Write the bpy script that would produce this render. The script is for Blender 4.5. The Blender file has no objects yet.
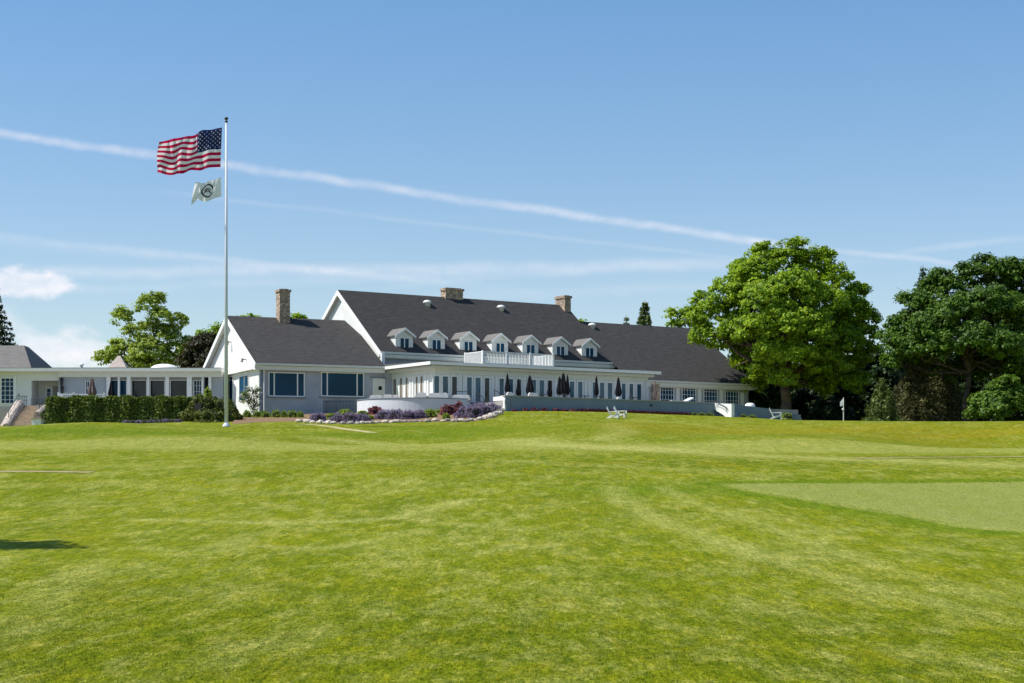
import bpy, math, random
import numpy as np
from mathutils import Vector
random.seed(7); rng = np.random.default_rng(7)
S = bpy.context.scene; COL = S.collection
R = math.radians
F = 1800.0; HY = 490.0; EYE = 1.7

# ------------------------------------------------------------------ camera
cd = bpy.data.cameras.new('camera'); cam = bpy.data.objects.new('camera', cd); COL.objects.link(cam)
cam.location = (0, 0, EYE); cam.rotation_euler = (R(90), 0, 0)
cd.sensor_width = 36; cd.lens = F/1024*36; cd.shift_y = (HY-341.5)/1024; cd.clip_end = 20000; cd.clip_start = .1
S.camera = cam

# ------------------------------------------------------------------ materials
def nodes_of(name):
    m = bpy.data.materials.new(name); m.use_nodes = True
    nt = m.node_tree; b = nt.nodes['Principled BSDF']
    return m, nt, b
def mat(name, col, rough=.7, spec=.3, var=.12, scale=3.0, bump=0.0, bscale=20., metal=0.):
    m, nt, b = nodes_of(name)
    b.inputs['Roughness'].default_value = rough; b.inputs['Specular IOR Level'].default_value = spec
    b.inputs['Metallic'].default_value = metal
    geo = nt.nodes.new('ShaderNodeNewGeometry')
    n = nt.nodes.new('ShaderNodeTexNoise'); n.inputs['Scale'].default_value = scale; n.inputs['Detail'].default_value = 5
    nt.links.new(geo.outputs['Position'], n.inputs['Vector'])
    r = nt.nodes.new('ShaderNodeValToRGB')
    r.color_ramp.elements[0].position = .3; r.color_ramp.elements[1].position = .7
    r.color_ramp.elements[0].color = (*[max(0, c*(1-var)) for c in col], 1)
    r.color_ramp.elements[1].color = (*[min(1, c*(1+var)) for c in col], 1)
    nt.links.new(n.outputs['Fac'], r.inputs['Fac']); nt.links.new(r.outputs['Color'], b.inputs['Base Color'])
    if bump:
        n2 = nt.nodes.new('ShaderNodeTexNoise'); n2.inputs['Scale'].default_value = bscale; n2.inputs['Detail'].default_value = 4
        nt.links.new(geo.outputs['Position'], n2.inputs['Vector'])
        bp = nt.nodes.new('ShaderNodeBump'); bp.inputs['Strength'].default_value = bump; bp.inputs['Distance'].default_value = .05
        nt.links.new(n2.outputs['Fac'], bp.inputs['Height']); nt.links.new(bp.outputs['Normal'], b.inputs['Normal'])
    return m
def banded(name, col, step, depth=.02, horizontal=True, var=.1, rough=.6, dark=.75, lw=.12):
    """boards, clapboards or courses of shingles: thin darker joints every `step` metres up z"""
    m = mat(name, col, rough, .3, var, 1.2)
    if 'shingle' in name:      # courses vary along their length
        n_ = [x for x in m.node_tree.nodes if x.type == 'TEX_NOISE'][0]; lk = n_.inputs['Vector'].links[0].from_socket
        mp = m.node_tree.nodes.new('ShaderNodeMapping'); mp.inputs['Scale'].default_value = (1.3, 1.3, 6.5); m.node_tree.links.new(lk, mp.inputs['Vector']); m.node_tree.links.new(mp.outputs[0], n_.inputs['Vector']); n_.inputs['Detail'].default_value = 8; n_.inputs['Roughness'].default_value = .7
    nt = m.node_tree; b = nt.nodes['Principled BSDF']
    geo = nt.nodes.new('ShaderNodeNewGeometry'); sx = nt.nodes.new('ShaderNodeSeparateXYZ'); nt.links.new(geo.outputs['Position'], sx.inputs[0])
    d = nt.nodes.new('ShaderNodeMath'); d.operation = 'DIVIDE'; d.inputs[1].default_value = step
    if horizontal: nt.links.new(sx.outputs['Z'], d.inputs[0])
    else:
        a = nt.nodes.new('ShaderNodeMath'); a.operation = 'SUBTRACT'; nt.links.new(sx.outputs['X'], a.inputs[0]); nt.links.new(sx.outputs['Y'], a.inputs[1]); nt.links.new(a.outputs[0], d.inputs[0])
    fr = nt.nodes.new('ShaderNodeMath'); fr.operation = 'FRACT'; nt.links.new(d.outputs[0], fr.inputs[0])
    lt = nt.nodes.new('ShaderNodeMath'); lt.operation = 'LESS_THAN'; lt.inputs[1].default_value = lw; nt.links.new(fr.outputs[0], lt.inputs[0])
    mx = nt.nodes.new('ShaderNodeMix'); mx.data_type = 'RGBA'; mx.blend_type = 'MULTIPLY'
    old = b.inputs['Base Color'].links[0].from_socket
    nt.links.new(lt.outputs[0], mx.inputs['Factor']); nt.links.new(old, mx.inputs['A']); mx.inputs['B'].default_value = (dark, dark, dark, 1)
    nt.links.new(mx.outputs['Result'], b.inputs['Base Color'])
    bp = nt.nodes.new('ShaderNodeBump'); bp.inputs['Strength'].default_value = .6; bp.inputs['Distance'].default_value = depth
    nt.links.new(fr.outputs[0], bp.inputs['Height']); nt.links.new(bp.outputs['Normal'], b.inputs['Normal'])
    return m
def stone(name, c1, c2, scale=4.):
    m, nt, b = nodes_of(name); b.inputs['Roughness'].default_value = .9
    geo = nt.nodes.new('ShaderNodeNewGeometry')
    v = nt.nodes.new('ShaderNodeTexVoronoi'); v.inputs['Scale'].default_value = scale; nt.links.new(geo.outputs['Position'], v.inputs['Vector'])
    e = nt.nodes.new('ShaderNodeTexVoronoi'); e.feature = 'DISTANCE_TO_EDGE'; e.inputs['Scale'].default_value = scale; nt.links.new(geo.outputs['Position'], e.inputs['Vector'])
    sp = nt.nodes.new('ShaderNodeSeparateColor'); nt.links.new(v.outputs['Color'], sp.inputs[0])
    mx = nt.nodes.new('ShaderNodeMix'); mx.data_type = 'RGBA'; mx.inputs['A'].default_value = (*c1, 1); mx.inputs['B'].default_value = (*c2, 1)
    nt.links.new(sp.outputs[0], mx.inputs['Factor'])
    lt = nt.nodes.new('ShaderNodeMath'); lt.operation = 'LESS_THAN'; lt.inputs[1].default_value = .05; nt.links.new(e.outputs['Distance'], lt.inputs[0])
    m2 = nt.nodes.new('ShaderNodeMix'); m2.data_type = 'RGBA'; nt.links.new(lt.outputs[0], m2.inputs['Factor']); nt.links.new(mx.outputs['Result'], m2.inputs['A']); m2.inputs['B'].default_value = (.12, .1, .08, 1)
    nt.links.new(m2.outputs['Result'], b.inputs['Base Color'])
    bp = nt.nodes.new('ShaderNodeBump'); bp.inputs['Strength'].default_value = .7; bp.inputs['Distance'].default_value = .05
    nt.links.new(e.outputs['Distance'], bp.inputs['Height']); nt.links.new(bp.outputs['Normal'], b.inputs['Normal'])
    return m
def leafmat(name, cA, cB, trans=.35, rough=.55, spec=.25):
    """foliage: colour varies leaf by leaf through the mesh attribute 'tint'"""
    m, nt, b = nodes_of(name); b.inputs['Roughness'].default_value = rough; b.inputs['Specular IOR Level'].default_value = spec
    at = nt.nodes.new('ShaderNodeAttribute'); at.attribute_name = 'tint'
    mx = nt.nodes.new('ShaderNodeMix'); mx.data_type = 'RGBA'; mx.inputs['A'].default_value = (*cA, 1); mx.inputs['B'].default_value = (*cB, 1)
    nt.links.new(at.outputs['Fac'], mx.inputs['Factor']); nt.links.new(mx.outputs['Result'], b.inputs['Base Color'])
    t = nt.nodes.new('ShaderNodeBsdfTranslucent'); g = nt.nodes.new('ShaderNodeMix'); g.data_type = 'RGBA'; g.blend_type = 'MULTIPLY'; g.inputs['Factor'].default_value = 1
    nt.links.new(mx.outputs['Result'], g.inputs['A']); g.inputs['B'].default_value = (1.5, 1.5, .6, 1); nt.links.new(g.outputs['Result'], t.inputs['Color'])
    ms = nt.nodes.new('ShaderNodeMixShader'); ms.inputs[0].default_value = trans
    nt.links.new(b.outputs[0], ms.inputs[1]); nt.links.new(t.outputs[0], ms.inputs[2])
    nt.links.new(ms.outputs[0], nt.nodes['Material Output'].inputs['Surface'])
    return m
M = {}
M['white'] = mat('white_paint', (.78, .78, .74), .5, .3, .04)
M['cream'] = mat('cream_paint', (.66, .67, .60), .55, .3, .05)
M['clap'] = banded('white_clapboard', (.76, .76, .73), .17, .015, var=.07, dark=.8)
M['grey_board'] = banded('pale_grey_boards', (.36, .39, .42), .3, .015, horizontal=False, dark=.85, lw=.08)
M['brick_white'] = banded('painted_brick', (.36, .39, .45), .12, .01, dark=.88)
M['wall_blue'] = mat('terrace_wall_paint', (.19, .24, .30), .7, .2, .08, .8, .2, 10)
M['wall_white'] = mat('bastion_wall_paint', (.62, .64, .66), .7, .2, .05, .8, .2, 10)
M['shingle'] = banded('roof_shingles', (.050, .0465, .045), .16, .02, var=.42, rough=.85, dark=.7, lw=.25)
M['shingle2'] = banded('weathered_roof_shingles', (.17, .16, .148), .16, .02, var=.25, rough=.85, dark=.8, lw=.25)
M['flatroof'] = mat('roof_membrane', (.10, .10, .10), .8, .2, .15)
M['glass'] = mat('window_glass', (.004, .050, .100), .08, .12, .3, .35)
M['glass2'] = mat('door_glass', (.045, .11, .15), .1, .3, .45, .5)
M['glass_dark'] = mat('dark_door_glass', (.012, .018, .022), .1, .4, .5, .5)
M['dark'] = mat('dark_interior', (.015, .015, .015), .8, .1)
M['iron'] = mat('black_iron', (.02, .02, .022), .5, .4)
M['steel'] = mat('flagpole_paint', (.64, .66, .76), .6, .1, .04, metal=0.)
M['stone'] = stone('fieldstone', (.58, .42, .29), (.28, .21, .16), 3.6)
M['cheek'] = stone('stair_cheek_stone', (.60, .50, .42), (.45, .38, .33), 3)
M['step'] = mat('sandstone_steps', (.48, .38, .26), .85, .2, .2, 4, .3)
M['rock'] = mat('border_rock', (.55, .48, .40), .9, .2, .3, 1.5, .6, 6)
M['rock_dark'] = mat('border_rock_grey', (.30, .27, .24), .9, .2, .35, 1.5, .6, 6)
M['canvas'] = mat('umbrella_canvas_black', (.012, .012, .016), .85, .1)
M['canvas_tan'] = mat('umbrella_canvas_taupe', (.16, .12, .11), .85, .1)
M['cushion'] = mat('cushion_cloth', (.74, .70, .64), .85, .1, .06)
M['glass_refl'] = mat('tan_reflection_glass', (.20, .17, .13), .15, .4, .3, 1.)  # tan reflection of the terrace painted into the glass colour
M['tile_tan'] = mat('cupola_tan_shingle', (.50, .42, .36), .8, .2, .1)
M['tanbase'] = mat('planter_tan', (.55, .42, .34), .8, .2)
M['bark'] = mat('bark', (.13, .10, .075), .95, .1, .4, 3, .9, 8)
M['bark_dark'] = mat('dark_bark', (.06, .05, .04), .95, .1, .4, 3, .9, 8)
M['soil'] = mat('bark_mulch', (.22, .145, .085), .95, .1, .4, 4, .8, 14)
M['paving'] = mat('terrace_paving', (.35, .33, .31), .85, .2, .1)
M['path'] = mat('cart_path_gravel', (.34, .27, .15), .9, .1, .2, 2, .3)
M['walk'] = mat('sandy_walkway', (.40, .35, .16), .9, .1, .2, 2, .3)
M['red'] = mat('flag_red', (.55, .008, .07), .7, .2, .05)
M['flagw'] = mat('flag_white', (.86, .86, .87), .7, .2, .02)
M['navy'] = mat('flag_navy', (.012, .02, .10), .7, .2, .05)
M['green_metal'] = mat('gutter_shadow_trim', (.06, .09, .07), .7, .2)
M['brass'] = mat('finial_metal', (.05, .04, .03), .35, .5, metal=.6)
M['maple'] = leafmat('maple_leaves', (.062, .148, .006), (.36, .48, .020))
M['mapledark'] = leafmat('dark_maple_leaves', (.022, .060, .007), (.11, .20, .014), .28)
M['under'] = leafmat('understory_leaves', (.010, .024, .007), (.035, .07, .012), .2)
M['loose'] = leafmat('loose_tree_leaves', (.11, .18, .025), (.36, .44, .075))
M['purple_leaf'] = leafmat('purple_leaves', (.020, .028, .010), (.075, .060, .028), .2)
M['conif'] = leafmat('conifer_needles', (.020, .045, .018), (.06, .10, .03), .1)
M['conif_ol'] = leafmat('olive_conifer_needles', (.05, .055, .018), (.15, .14, .055), .15)
M['conif_green'] = leafmat('light_conifer_needles', (.06, .09, .02), (.16, .21, .05), .15)
M['hedge'] = leafmat('hedge_leaves', (.035, .065, .010), (.17, .22, .035), .25)
M['yew'] = leafmat('yew_leaves', (.035, .055, .008), (.16, .18, .025), .2)
M['green_shrub'] = leafmat('shrub_leaves', (.04, .095, .010), (.16, .26, .03))
M['lime'] = leafmat('lime_leaves', (.12, .19, .02), (.32, .42, .05), .3)
M['lav'] = leafmat('lavender_flowers', (.13, .105, .19), (.33, .26, .44), .2)
M['lavleaf'] = leafmat('lavender_leaves', (.08, .09, .08), (.17, .18, .15), .2)
M['redleaf'] = leafmat('barberry_leaves', (.09, .02, .035), (.33, .10, .13), .25)
M['rose'] = leafmat('rose_leaves', (.05, .08, .03), (.20, .24, .10), .3)
M['bloom'] = leafmat('white_blooms', (.55, .45, .42), (.8, .75, .7), .3)
M['grassleaf'] = leafmat('grass_blades', (.085, .135, .012), (.26, .32, .05), .35)

for k_ in ('red', 'flagw', 'navy'):   # thin cloth lets the sun through
    nt_ = M[k_].node_tree; b_ = nt_.nodes['Principled BSDF']; t_ = nt_.nodes.new('ShaderNodeBsdfTranslucent'); nt_.links.new(b_.inputs['Base Color'].links[0].from_socket, t_.inputs['Color'])
    x_ = nt_.nodes.new('ShaderNodeMixShader'); x_.inputs[0].default_value = .5; nt_.links.new(b_.outputs[0], x_.inputs[1]); nt_.links.new(t_.outputs[0], x_.inputs[2]); nt_.links.new(x_.outputs[0], nt_.nodes['Material Output'].inputs['Surface'])
# ------------------------------------------------------------------ object helpers
ORG = {}
def setp(o, label=None, cat=None, group=None, kind=None):
    if label: o['label'] = label
    if cat: o['category'] = cat
    if group: o['group'] = group
    if kind: o['kind'] = kind
    return o
def thing(name, loc, label, cat, group=None, rz=0):
    o = bpy.data.objects.new(name, None); COL.objects.link(o); o.location = loc; o.rotation_euler.z = rz
    o.empty_display_size = .3
    ORG[o.name] = Vector(loc); return setp(o, label, cat, group)
class Fr:
    def __init__(s, x=0, y=0, deg=0):
        a = R(deg); s.O = (x, y); s.U = (math.cos(a), math.sin(a)); s.V = (-math.sin(a), math.cos(a))
    def w(s, u, v, z): return (s.O[0]+u*s.U[0]+v*s.V[0], s.O[1]+u*s.U[1]+v*s.V[1], z)
    def uat(s, px, v):
        r = (px-512)/F; bx = s.O[0]+v*s.V[0]; by = s.O[1]+v*s.V[1]
        return (r*by-bx)/(s.U[0]-r*s.U[1])
    def vat(s, px, u):
        r = (px-512)/F; bx = s.O[0]+u*s.U[0]; by = s.O[1]+u*s.U[1]
        return (r*by-bx)/(s.V[0]-r*s.V[1])
    def zat(s, u, v, py): return EYE+(HY-py)*s.w(u, v, 0)[1]/F
W0 = Fr()
def P(px, D, py=None, z=None):
    return Vector(((px-512)/F*D, D, EYE+(HY-py)*D/F if py is not None else z))
class MB:
    def __init__(s): s.v = []; s.f = []; s.m = []
    def add(s, vs, fs, m=0):
        b = len(s.v); s.v += [tuple(x) for x in vs]
        for f in fs: s.f.append(tuple(b+i for i in f)); s.m.append(m)
        return s
    def box(s, u0, u1, v0, v1, z0, z1, m=0, fr=W0):
        if u0 > u1: u0, u1 = u1, u0
        if v0 > v1: v0, v1 = v1, v0
        c = [fr.w(u, v, z) for z in (z0, z1) for (u, v) in ((u0, v0), (u1, v0), (u1, v1), (u0, v1))]
        return s.add(c, [(3, 2, 1, 0), (4, 5, 6, 7), (0, 1, 5, 4), (1, 2, 6, 5), (2, 3, 7, 6), (3, 0, 4, 7)], m)
    def prism(s, poly, off, m=0):
        """poly: list of 3D points, off: extrusion vector"""
        n = len(poly); off = Vector(off); a = [Vector(p) for p in poly]; b = [p+off for p in a]
        return s.add(a+b, [tuple(range(n-1, -1, -1)), tuple(range(n, 2*n))]+[(i, (i+1) % n, n+(i+1) % n, n+i) for i in range(n)], m)
    def tube(s, p0, p1, r0, r1=None, n=8, m=0):
        r1 = r0 if r1 is None else r1; p0 = Vector(p0); p1 = Vector(p1); d = (p1-p0).normalized()
        x = d.cross(Vector((0, 0, 1)) if abs(d.z) < .95 else Vector((1, 0, 0))).normalized(); y = d.cross(x)
        ring = lambda p, r: [p+x*math.cos(2*math.pi*i/n)*r+y*math.sin(2*math.pi*i/n)*r for i in range(n)]
        return s.add(ring(p0, r0)+ring(p1, r1), [(i, (i+1) % n, n+(i+1) % n, n+i) for i in range(n)]+[tuple(range(n-1, -1, -1)), tuple(range(n, 2*n))], m)
    def lathe(s, prof, c=(0, 0, 0), n=14, m=0, fold=0):
        vs = []; fs = []
        for (r, z) in prof:
            for i in range(n):
                rr = r*(1+(fold if i % 2 else -fold)); a = 2*math.pi*i/n
                vs.append((c[0]+rr*math.cos(a), c[1]+rr*math.sin(a), c[2]+z))
        for k in range(len(prof)-1):
            for i in range(n): fs.append((k*n+i, k*n+(i+1) % n, (k+1)*n+(i+1) % n, (k+1)*n+i))
        fs.append(tuple(range(n-1, -1, -1))); fs.append(tuple((len(prof)-1)*n+i for i in range(n)))
        return s.add(vs, fs, m)
    def build(s, name, mats, parent=None, smooth=False, loc=None):
        if not isinstance(mats, (list, tuple)): mats = [mats]
        me = bpy.data.meshes.new(name)
        if parent is not None: org = ORG.get(parent.name, Vector((0, 0, 0)))
        elif loc is not None: org = Vector(loc)
        else:
            a = np.array(s.v); org = Vector((float((a[:, 0].min()+a[:, 0].max())/2), float((a[:, 1].min()+a[:, 1].max())/2), float(a[:, 2].min())))
        me.from_pydata([(x-org.x, y-org.y, z-org.z) for (x, y, z) in s.v], [], s.f)
        for m in mats: me.materials.append(M[m] if isinstance(m, str) else m)
        me.polygons.foreach_set('material_index', s.m)
        if smooth: me.polygons.foreach_set('use_smooth', [True]*len(s.f))
        me.update()
        o = bpy.data.objects.new(name, me); COL.objects.link(o)
        if parent is not None: o.parent = parent
        else: o.location = org
        ORG[o.name] = org
        return o
def copy_tree(o, parent=None):
    c = o.copy(); COL.objects.link(c); c.parent = parent
    ORG[c.name] = ORG.get(o.name, Vector((0, 0, 0)))
    for ch in list(o.children): copy_tree(ch, c)
    return c
def quads(name, C, A, B, tint, mats, parent=None, mi=None, loc=None, tri=False):
    """mesh of many small quads: centres C, half-axes A and B (n x 3)"""
    n = len(C)
    if parent is not None: org = np.array(ORG[parent.name])
    else: org = np.array(loc if loc is not None else (C[:, 0].mean(), C[:, 1].mean(), C[:, 2].min()))
    Cc = C-org
    if tri: vs = np.stack([Cc-A, Cc+A, Cc+B], 1).reshape(-1, 3); k = 3
    else: vs = np.stack([Cc-B, Cc+A*.9-B*.1, Cc+B, Cc-A*.9-B*.1], 1).reshape(-1, 3); k = 4
    me = bpy.data.meshes.new(name); me.vertices.add(n*k); me.vertices.foreach_set('co', vs.ravel().astype(np.float32))
    me.loops.add(n*k); me.loops.foreach_set('vertex_index', np.arange(n*k, dtype=np.int32))
    me.polygons.add(n); me.polygons.foreach_set('loop_start', np.arange(0, n*k, k, dtype=np.int32))
    for m in (mats if isinstance(mats, (list, tuple)) else [mats]): me.materials.append(M[m])
    if mi is not None: me.polygons.foreach_set('material_index', mi.astype(np.int32))
    me.update(calc_edges=True)
    at = me.attributes.new('tint', 'FLOAT', 'FACE'); at.data.foreach_set('value', tint.astype(np.float32))
    o = bpy.data.objects.new(name, me); COL.objects.link(o)
    if parent is not None: o.parent = parent
    else: o.location = org
    ORG[o.name] = Vector(org)
    return o
def unit(a): return a/np.maximum(1e-9, np.linalg.norm(a, axis=1, keepdims=True))
def leaf_axes(nrm, size, asp=.75, droop=0.):
    n = len(nrm); t = unit(rng.normal(size=(n, 3))+np.array([0, 0, -droop])); a = unit(np.cross(nrm, t)); b = unit(np.cross(nrm, a))
    sz = size*(.6+.8*rng.random((n, 1)))
    return a*sz*asp, b*sz
def clumps(cen, rad, per, flat=.6):
    """leaf positions around clump centres"""
    n = len(cen); c = np.repeat(cen, per, 0); r = np.repeat(rad, per)[:, None]
    d = unit(rng.normal(size=(n*per, 3))); q = rng.random((n*per, 1))**.45
    p = c+d*q*r*np.array([1, 1, flat]); return p, d

# ------------------------------------------------------------------ terrain
PXC = [-200, 0, 230, 400, 512, 620, 760, 900, 1024, 1300]
ROW = {  # distance: image height of the ground along each direction (column)
 60: [474, 474, 474, 474, 474, 474, 474, 474, 474, 474],
 70: [460, 460, 460, 460, 461, 461, 461, 461, 461, 461],
 85: [447, 447, 447, 448, 449, 449, 450, 450, 450, 450],
 100: [441, 441, 441, 441, 442, 442, 444, 446, 446, 446],
 112: [434, 434, 434, 435, 436, 436, 435, 438, 438, 438],
 124: [428, 428, 428, 430, 430, 428, 424, 424, 424, 424],
 132: [427, 427, 425, 427, 426, 424, 421.5, 421, 421, 421],
 140: [427, 427, 423, 425, 421, 421, 420.5, 420.5, 421, 421],
 147: [427.5, 427.5, 421, 421.5, 413, 419, 420, 421.5, 422, 422],
 152: [428, 427.5, 418.5, 415, 409.5, 416, 419, 424, 424, 424],
 157: [428, 425, 416.5, 411, 409, 412.5, 418.3, 427, 427, 427],
 165: [426, 420, 416, 411, 409.5, 411.5, 417.5, 430, 431, 431],
 175: [423, 420, 418, 413, 412, 413, 416.5, 433, 435, 435]}
near = [(0, 0), (16, 0), (22, .05), (30, .3), (38, .65), (45, 1.02), (52, 1.5)]
Dr = [d for d, _ in near]+list(ROW)+[200, 260, 400, 1200]
T = []
for j, px in enumerate(PXC):
    col = [z for _, z in near]+[EYE+(HY-ROW[d][j])*d/F for d in ROW]
    e = col[-1]; T.append(col+[e, e, e, e])
T = np.array(T)                                   # columns x rows
DG = np.arange(0, 420, 1.0); RG = np.linspace(-.42, .45, 175)
rc = (np.array(PXC)-512)/F
tab = np.array([np.interp(DG, Dr, T[j]) for j in range(len(PXC))])
def blur(a, k, ax):
    for _ in range(3):
        pad = [(0, 0), (0, 0)]; pad[ax] = (k, k); b = np.pad(a, pad, 'edge'); c = np.cumsum(np.insert(b, 0, 0, ax), ax)
        a = (np.take(c, range(2*k+1, c.shape[ax]), ax)-np.take(c, range(0, c.shape[ax]-2*k-1), ax))/(2*k+1)
    return a
tab = np.array([np.interp(RG, rc, tab[:, i]) for i in range(len(DG))]).T
tab = blur(blur(tab, 1, 1), 4, 0)
def gz(X, Y):
    X = np.asarray(X, float); Y = np.asarray(Y, float)
    r = np.clip(X/np.maximum(Y, 30), RG[0], RG[-1]-1e-6); d = np.clip(Y, 0, DG[-1]-1e-3)
    i = (r-RG[0])/(RG[1]-RG[0]); i0 = np.clip(i.astype(int), 0, len(RG)-2); fi = i-i0
    j0 = np.clip(d.astype(int), 0, len(DG)-2); fj = d-j0
    z = (tab[i0, j0]*(1-fi)*(1-fj)+tab[i0+1, j0]*fi*(1-fj)+tab[i0, j0+1]*(1-fi)*fj+tab[i0+1, j0+1]*fi*fj)
    z = z + np.exp(-((Y-112)/17)**4)*(.30*np.sin(X*.17+.6+Y*.05)+.18*np.sin(X*.37-Y*.11))
    return z + .05*np.sin(X*.21+1)*np.sin(Y*.17)*np.clip(Y/40, 0, 1)
def g1(x, y): return float(gz(np.array([x]), np.array([y]))[0])
def onground(px, py, lo=18, hi=170):
    """first point of the ground seen in that direction"""
    D = np.arange(lo, hi, .1); X = (px-512)/F*D; y = HY-(gz(X, D)-EYE)*F/D
    k = np.argmax(y <= py); k = k if y[k] <= py else len(D)-1
    return float(X[k]), float(D[k])

ys = np.concatenate([np.linspace(-400, -20, 12), np.arange(-14, 14, 4.), np.arange(14, 60, .25), np.arange(60, 200, .7), np.geomspace(201, 6000, 30)])
xp = np.concatenate([np.arange(0, 22, .25), np.arange(22, 75, .9), np.geomspace(76, 6000, 26)])
xs = np.concatenate([-xp[:0:-1], xp])
GX, GY = np.meshgrid(xs, ys); GZ = gz(GX, GY)
ny, nx = GX.shape
me = bpy.data.meshes.new('lawn'); me.vertices.add(nx*ny)
me.vertices.foreach_set('co', np.stack([GX, GY, GZ], -1).astype(np.float32).ravel())
idx = np.arange(nx*ny).reshape(ny, nx)
q = np.stack([idx[:-1, :-1], idx[:-1, 1:], idx[1:, 1:], idx[1:, :-1]], -1).reshape(-1, 4)
me.loops.add(q.size); me.loops.foreach_set('vertex_index', q.ravel().astype(np.int32))
me.polygons.add(len(q)); me.polygons.foreach_set('loop_start', np.arange(0, q.size, 4, dtype=np.int32)); me.polygons.foreach_set('use_smooth', np.ones(len(q), bool))
me.update(calc_edges=True)
# mower tracks, painted mound light and turf wear, where they lie on the fairway
def smooth_poly(pts, n=8):
    pts = [np.array(p) for p in pts]; out = []; N = len(pts)
    for i in range(N):
        p0, p1, p2, p3 = pts[i-1], pts[i], pts[(i+1) % N], pts[(i+2) % N]
        for t in np.linspace(0, 1, n, endpoint=False):
            out.append(.5*((2*p1)+(-p0+p2)*t+(2*p0-5*p1+4*p2-p3)*t*t+(-p0+3*p1-3*p2+p3)*t**3))
    return out
def track(X, Y, pts, w):
    pts = [np.array(onground(*p)) for p in pts]; d = np.full(X.shape, 99.)
    for a, b in zip(pts[:-1], pts[1:]):
        ab = b-a; t = np.clip(((X-a[0])*ab[0]+(Y-a[1])*ab[1])/(ab@ab), 0, 1)
        d = np.minimum(d, np.hypot(X-a[0]-t*ab[0], Y-a[1]-t*ab[1]))
    return np.exp(-(d/w)**2)
m = .62*np.exp(-((GY-90)/9)**6)  # worn pale band, raised to paint contrast into the mounds
TR = [([(612, 487), (622, 500), (660, 520), (740, 548), (830, 576), (930, 602), (1024, 625)], .42, .65),
      ([(660, 487), (690, 502), (760, 524), (850, 556), (960, 590), (1024, 606)], .3, .55),
      ([(470, 500), (420, 511), (395, 518), (300, 524), (150, 520)], .5, .7),
      ([(395, 518), (440, 522), (520, 530)], .35, .5),
      ([(230, 545), (330, 549), (350, 545), (420, 530)], .35, .55),
      ([(100, 560), (60, 600), (0, 640)], .4, .4),
      ([(0, 486), (120, 484), (260, 494), (380, 490)], .8, .35),
      ([(0, 467), (180, 466), (300, 459), (512, 461), (700, 470)], .9, .35),
      ([(350, 441), (512, 440), (640, 449), (760, 456), (1024, 466)], 2.2, .9),  # mowing line, also painting the bright edge of the mound
      ([(615, 424), (625, 432), (600, 440)], 1.1, .7), ([(640, 421), (690, 424), (730, 430)], .8, .4)]
for pts, w, a in TR: m += a*track(GX, GY, pts, w)
at = me.attributes.new('wear_light', 'FLOAT', 'POINT'); at.data.foreach_set('value', m.ravel().astype(np.float32))
yel = np.clip(1-((GX-22)/26)**2, 0, 1)*np.exp(-((GY-118)/9)**2)
gp0 = [onground(722, 485.5), onground(800, 500), onground(900, 516), onground(1000, 531), (16, 40), (24, 41), (30, 47), (29, 54), (22, 57.2), onground(900, 483.2), onground(770, 483.4)]
dd = np.full(GX.shape, 99.); g_ = [np.array(p) for p in gp0]
for a, b in zip(g_, g_[1:]+g_[:1]):
    ab = b-a; t = np.clip(((GX-a[0])*ab[0]+(GY-a[1])*ab[1])/(ab@ab), 0, 1); dd = np.minimum(dd, np.hypot(GX-a[0]-t*ab[0], GY-a[1]-t*ab[1]))
ins = np.zeros(GX.shape, bool)
gs = np.array(smooth_poly(gp0))
for a, b in zip(gs, np.roll(gs, -1, 0)):
    cr = (a[1] > GY) != (b[1] > GY); ins ^= cr & (GX < (b[0]-a[0])*(GY-a[1])/(b[1]-a[1]+1e-12)+a[0])
dd = np.full(GX.shape, 99.)
for a, b in zip(gs, np.roll(gs, -1, 0)):
    ab = b-a; t = np.clip(((GX-a[0])*ab[0]+(GY-a[1])*ab[1])/(ab@ab+1e-12), 0, 1); dd = np.minimum(dd, np.hypot(GX-a[0]-t*ab[0], GY-a[1]-t*ab[1]))
sdist = np.where(ins, dd, -dd)
at = me.attributes.new('greenside', 'FLOAT', 'POINT'); at.data.foreach_set('value', np.clip((sdist+.15)/.4, 0, 1).ravel().astype(np.float32))
rich_shade = np.exp(-(dd/1.3)**4)*(sdist < .1)
for pts, w_, a_ in (([(620, 490), (700, 489), (780, 487)], 2.2, 1.), ([(640, 431), (660, 427)], 1.5, .3), ([(560, 488), (640, 492)], 1.2, .5), ([(0, 432), (200, 434), (450, 436)], 4.5, .9), ([(440, 428), (630, 430)], 5, .85), ([(700, 438), (1024, 441)], 3, .5)): rich_shade = np.maximum(rich_shade, a_*track(GX, GY, pts, w_))  # lush turf; the long bank bands also paint the mounds' shading into the grass
at = me.attributes.new('rich_shade', 'FLOAT', 'POINT'); at.data.foreach_set('value', rich_shade.ravel().astype(np.float32))
tuft = np.exp(-((GY-70)/7)**4)*np.clip((GX+9)/8, 0, 1)
at = me.attributes.new('tuft', 'FLOAT', 'POINT'); at.data.foreach_set('value', tuft.ravel().astype(np.float32))
at = me.attributes.new('dry', 'FLOAT', 'POINT'); at.data.foreach_set('value', yel.ravel().astype(np.float32))
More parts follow.
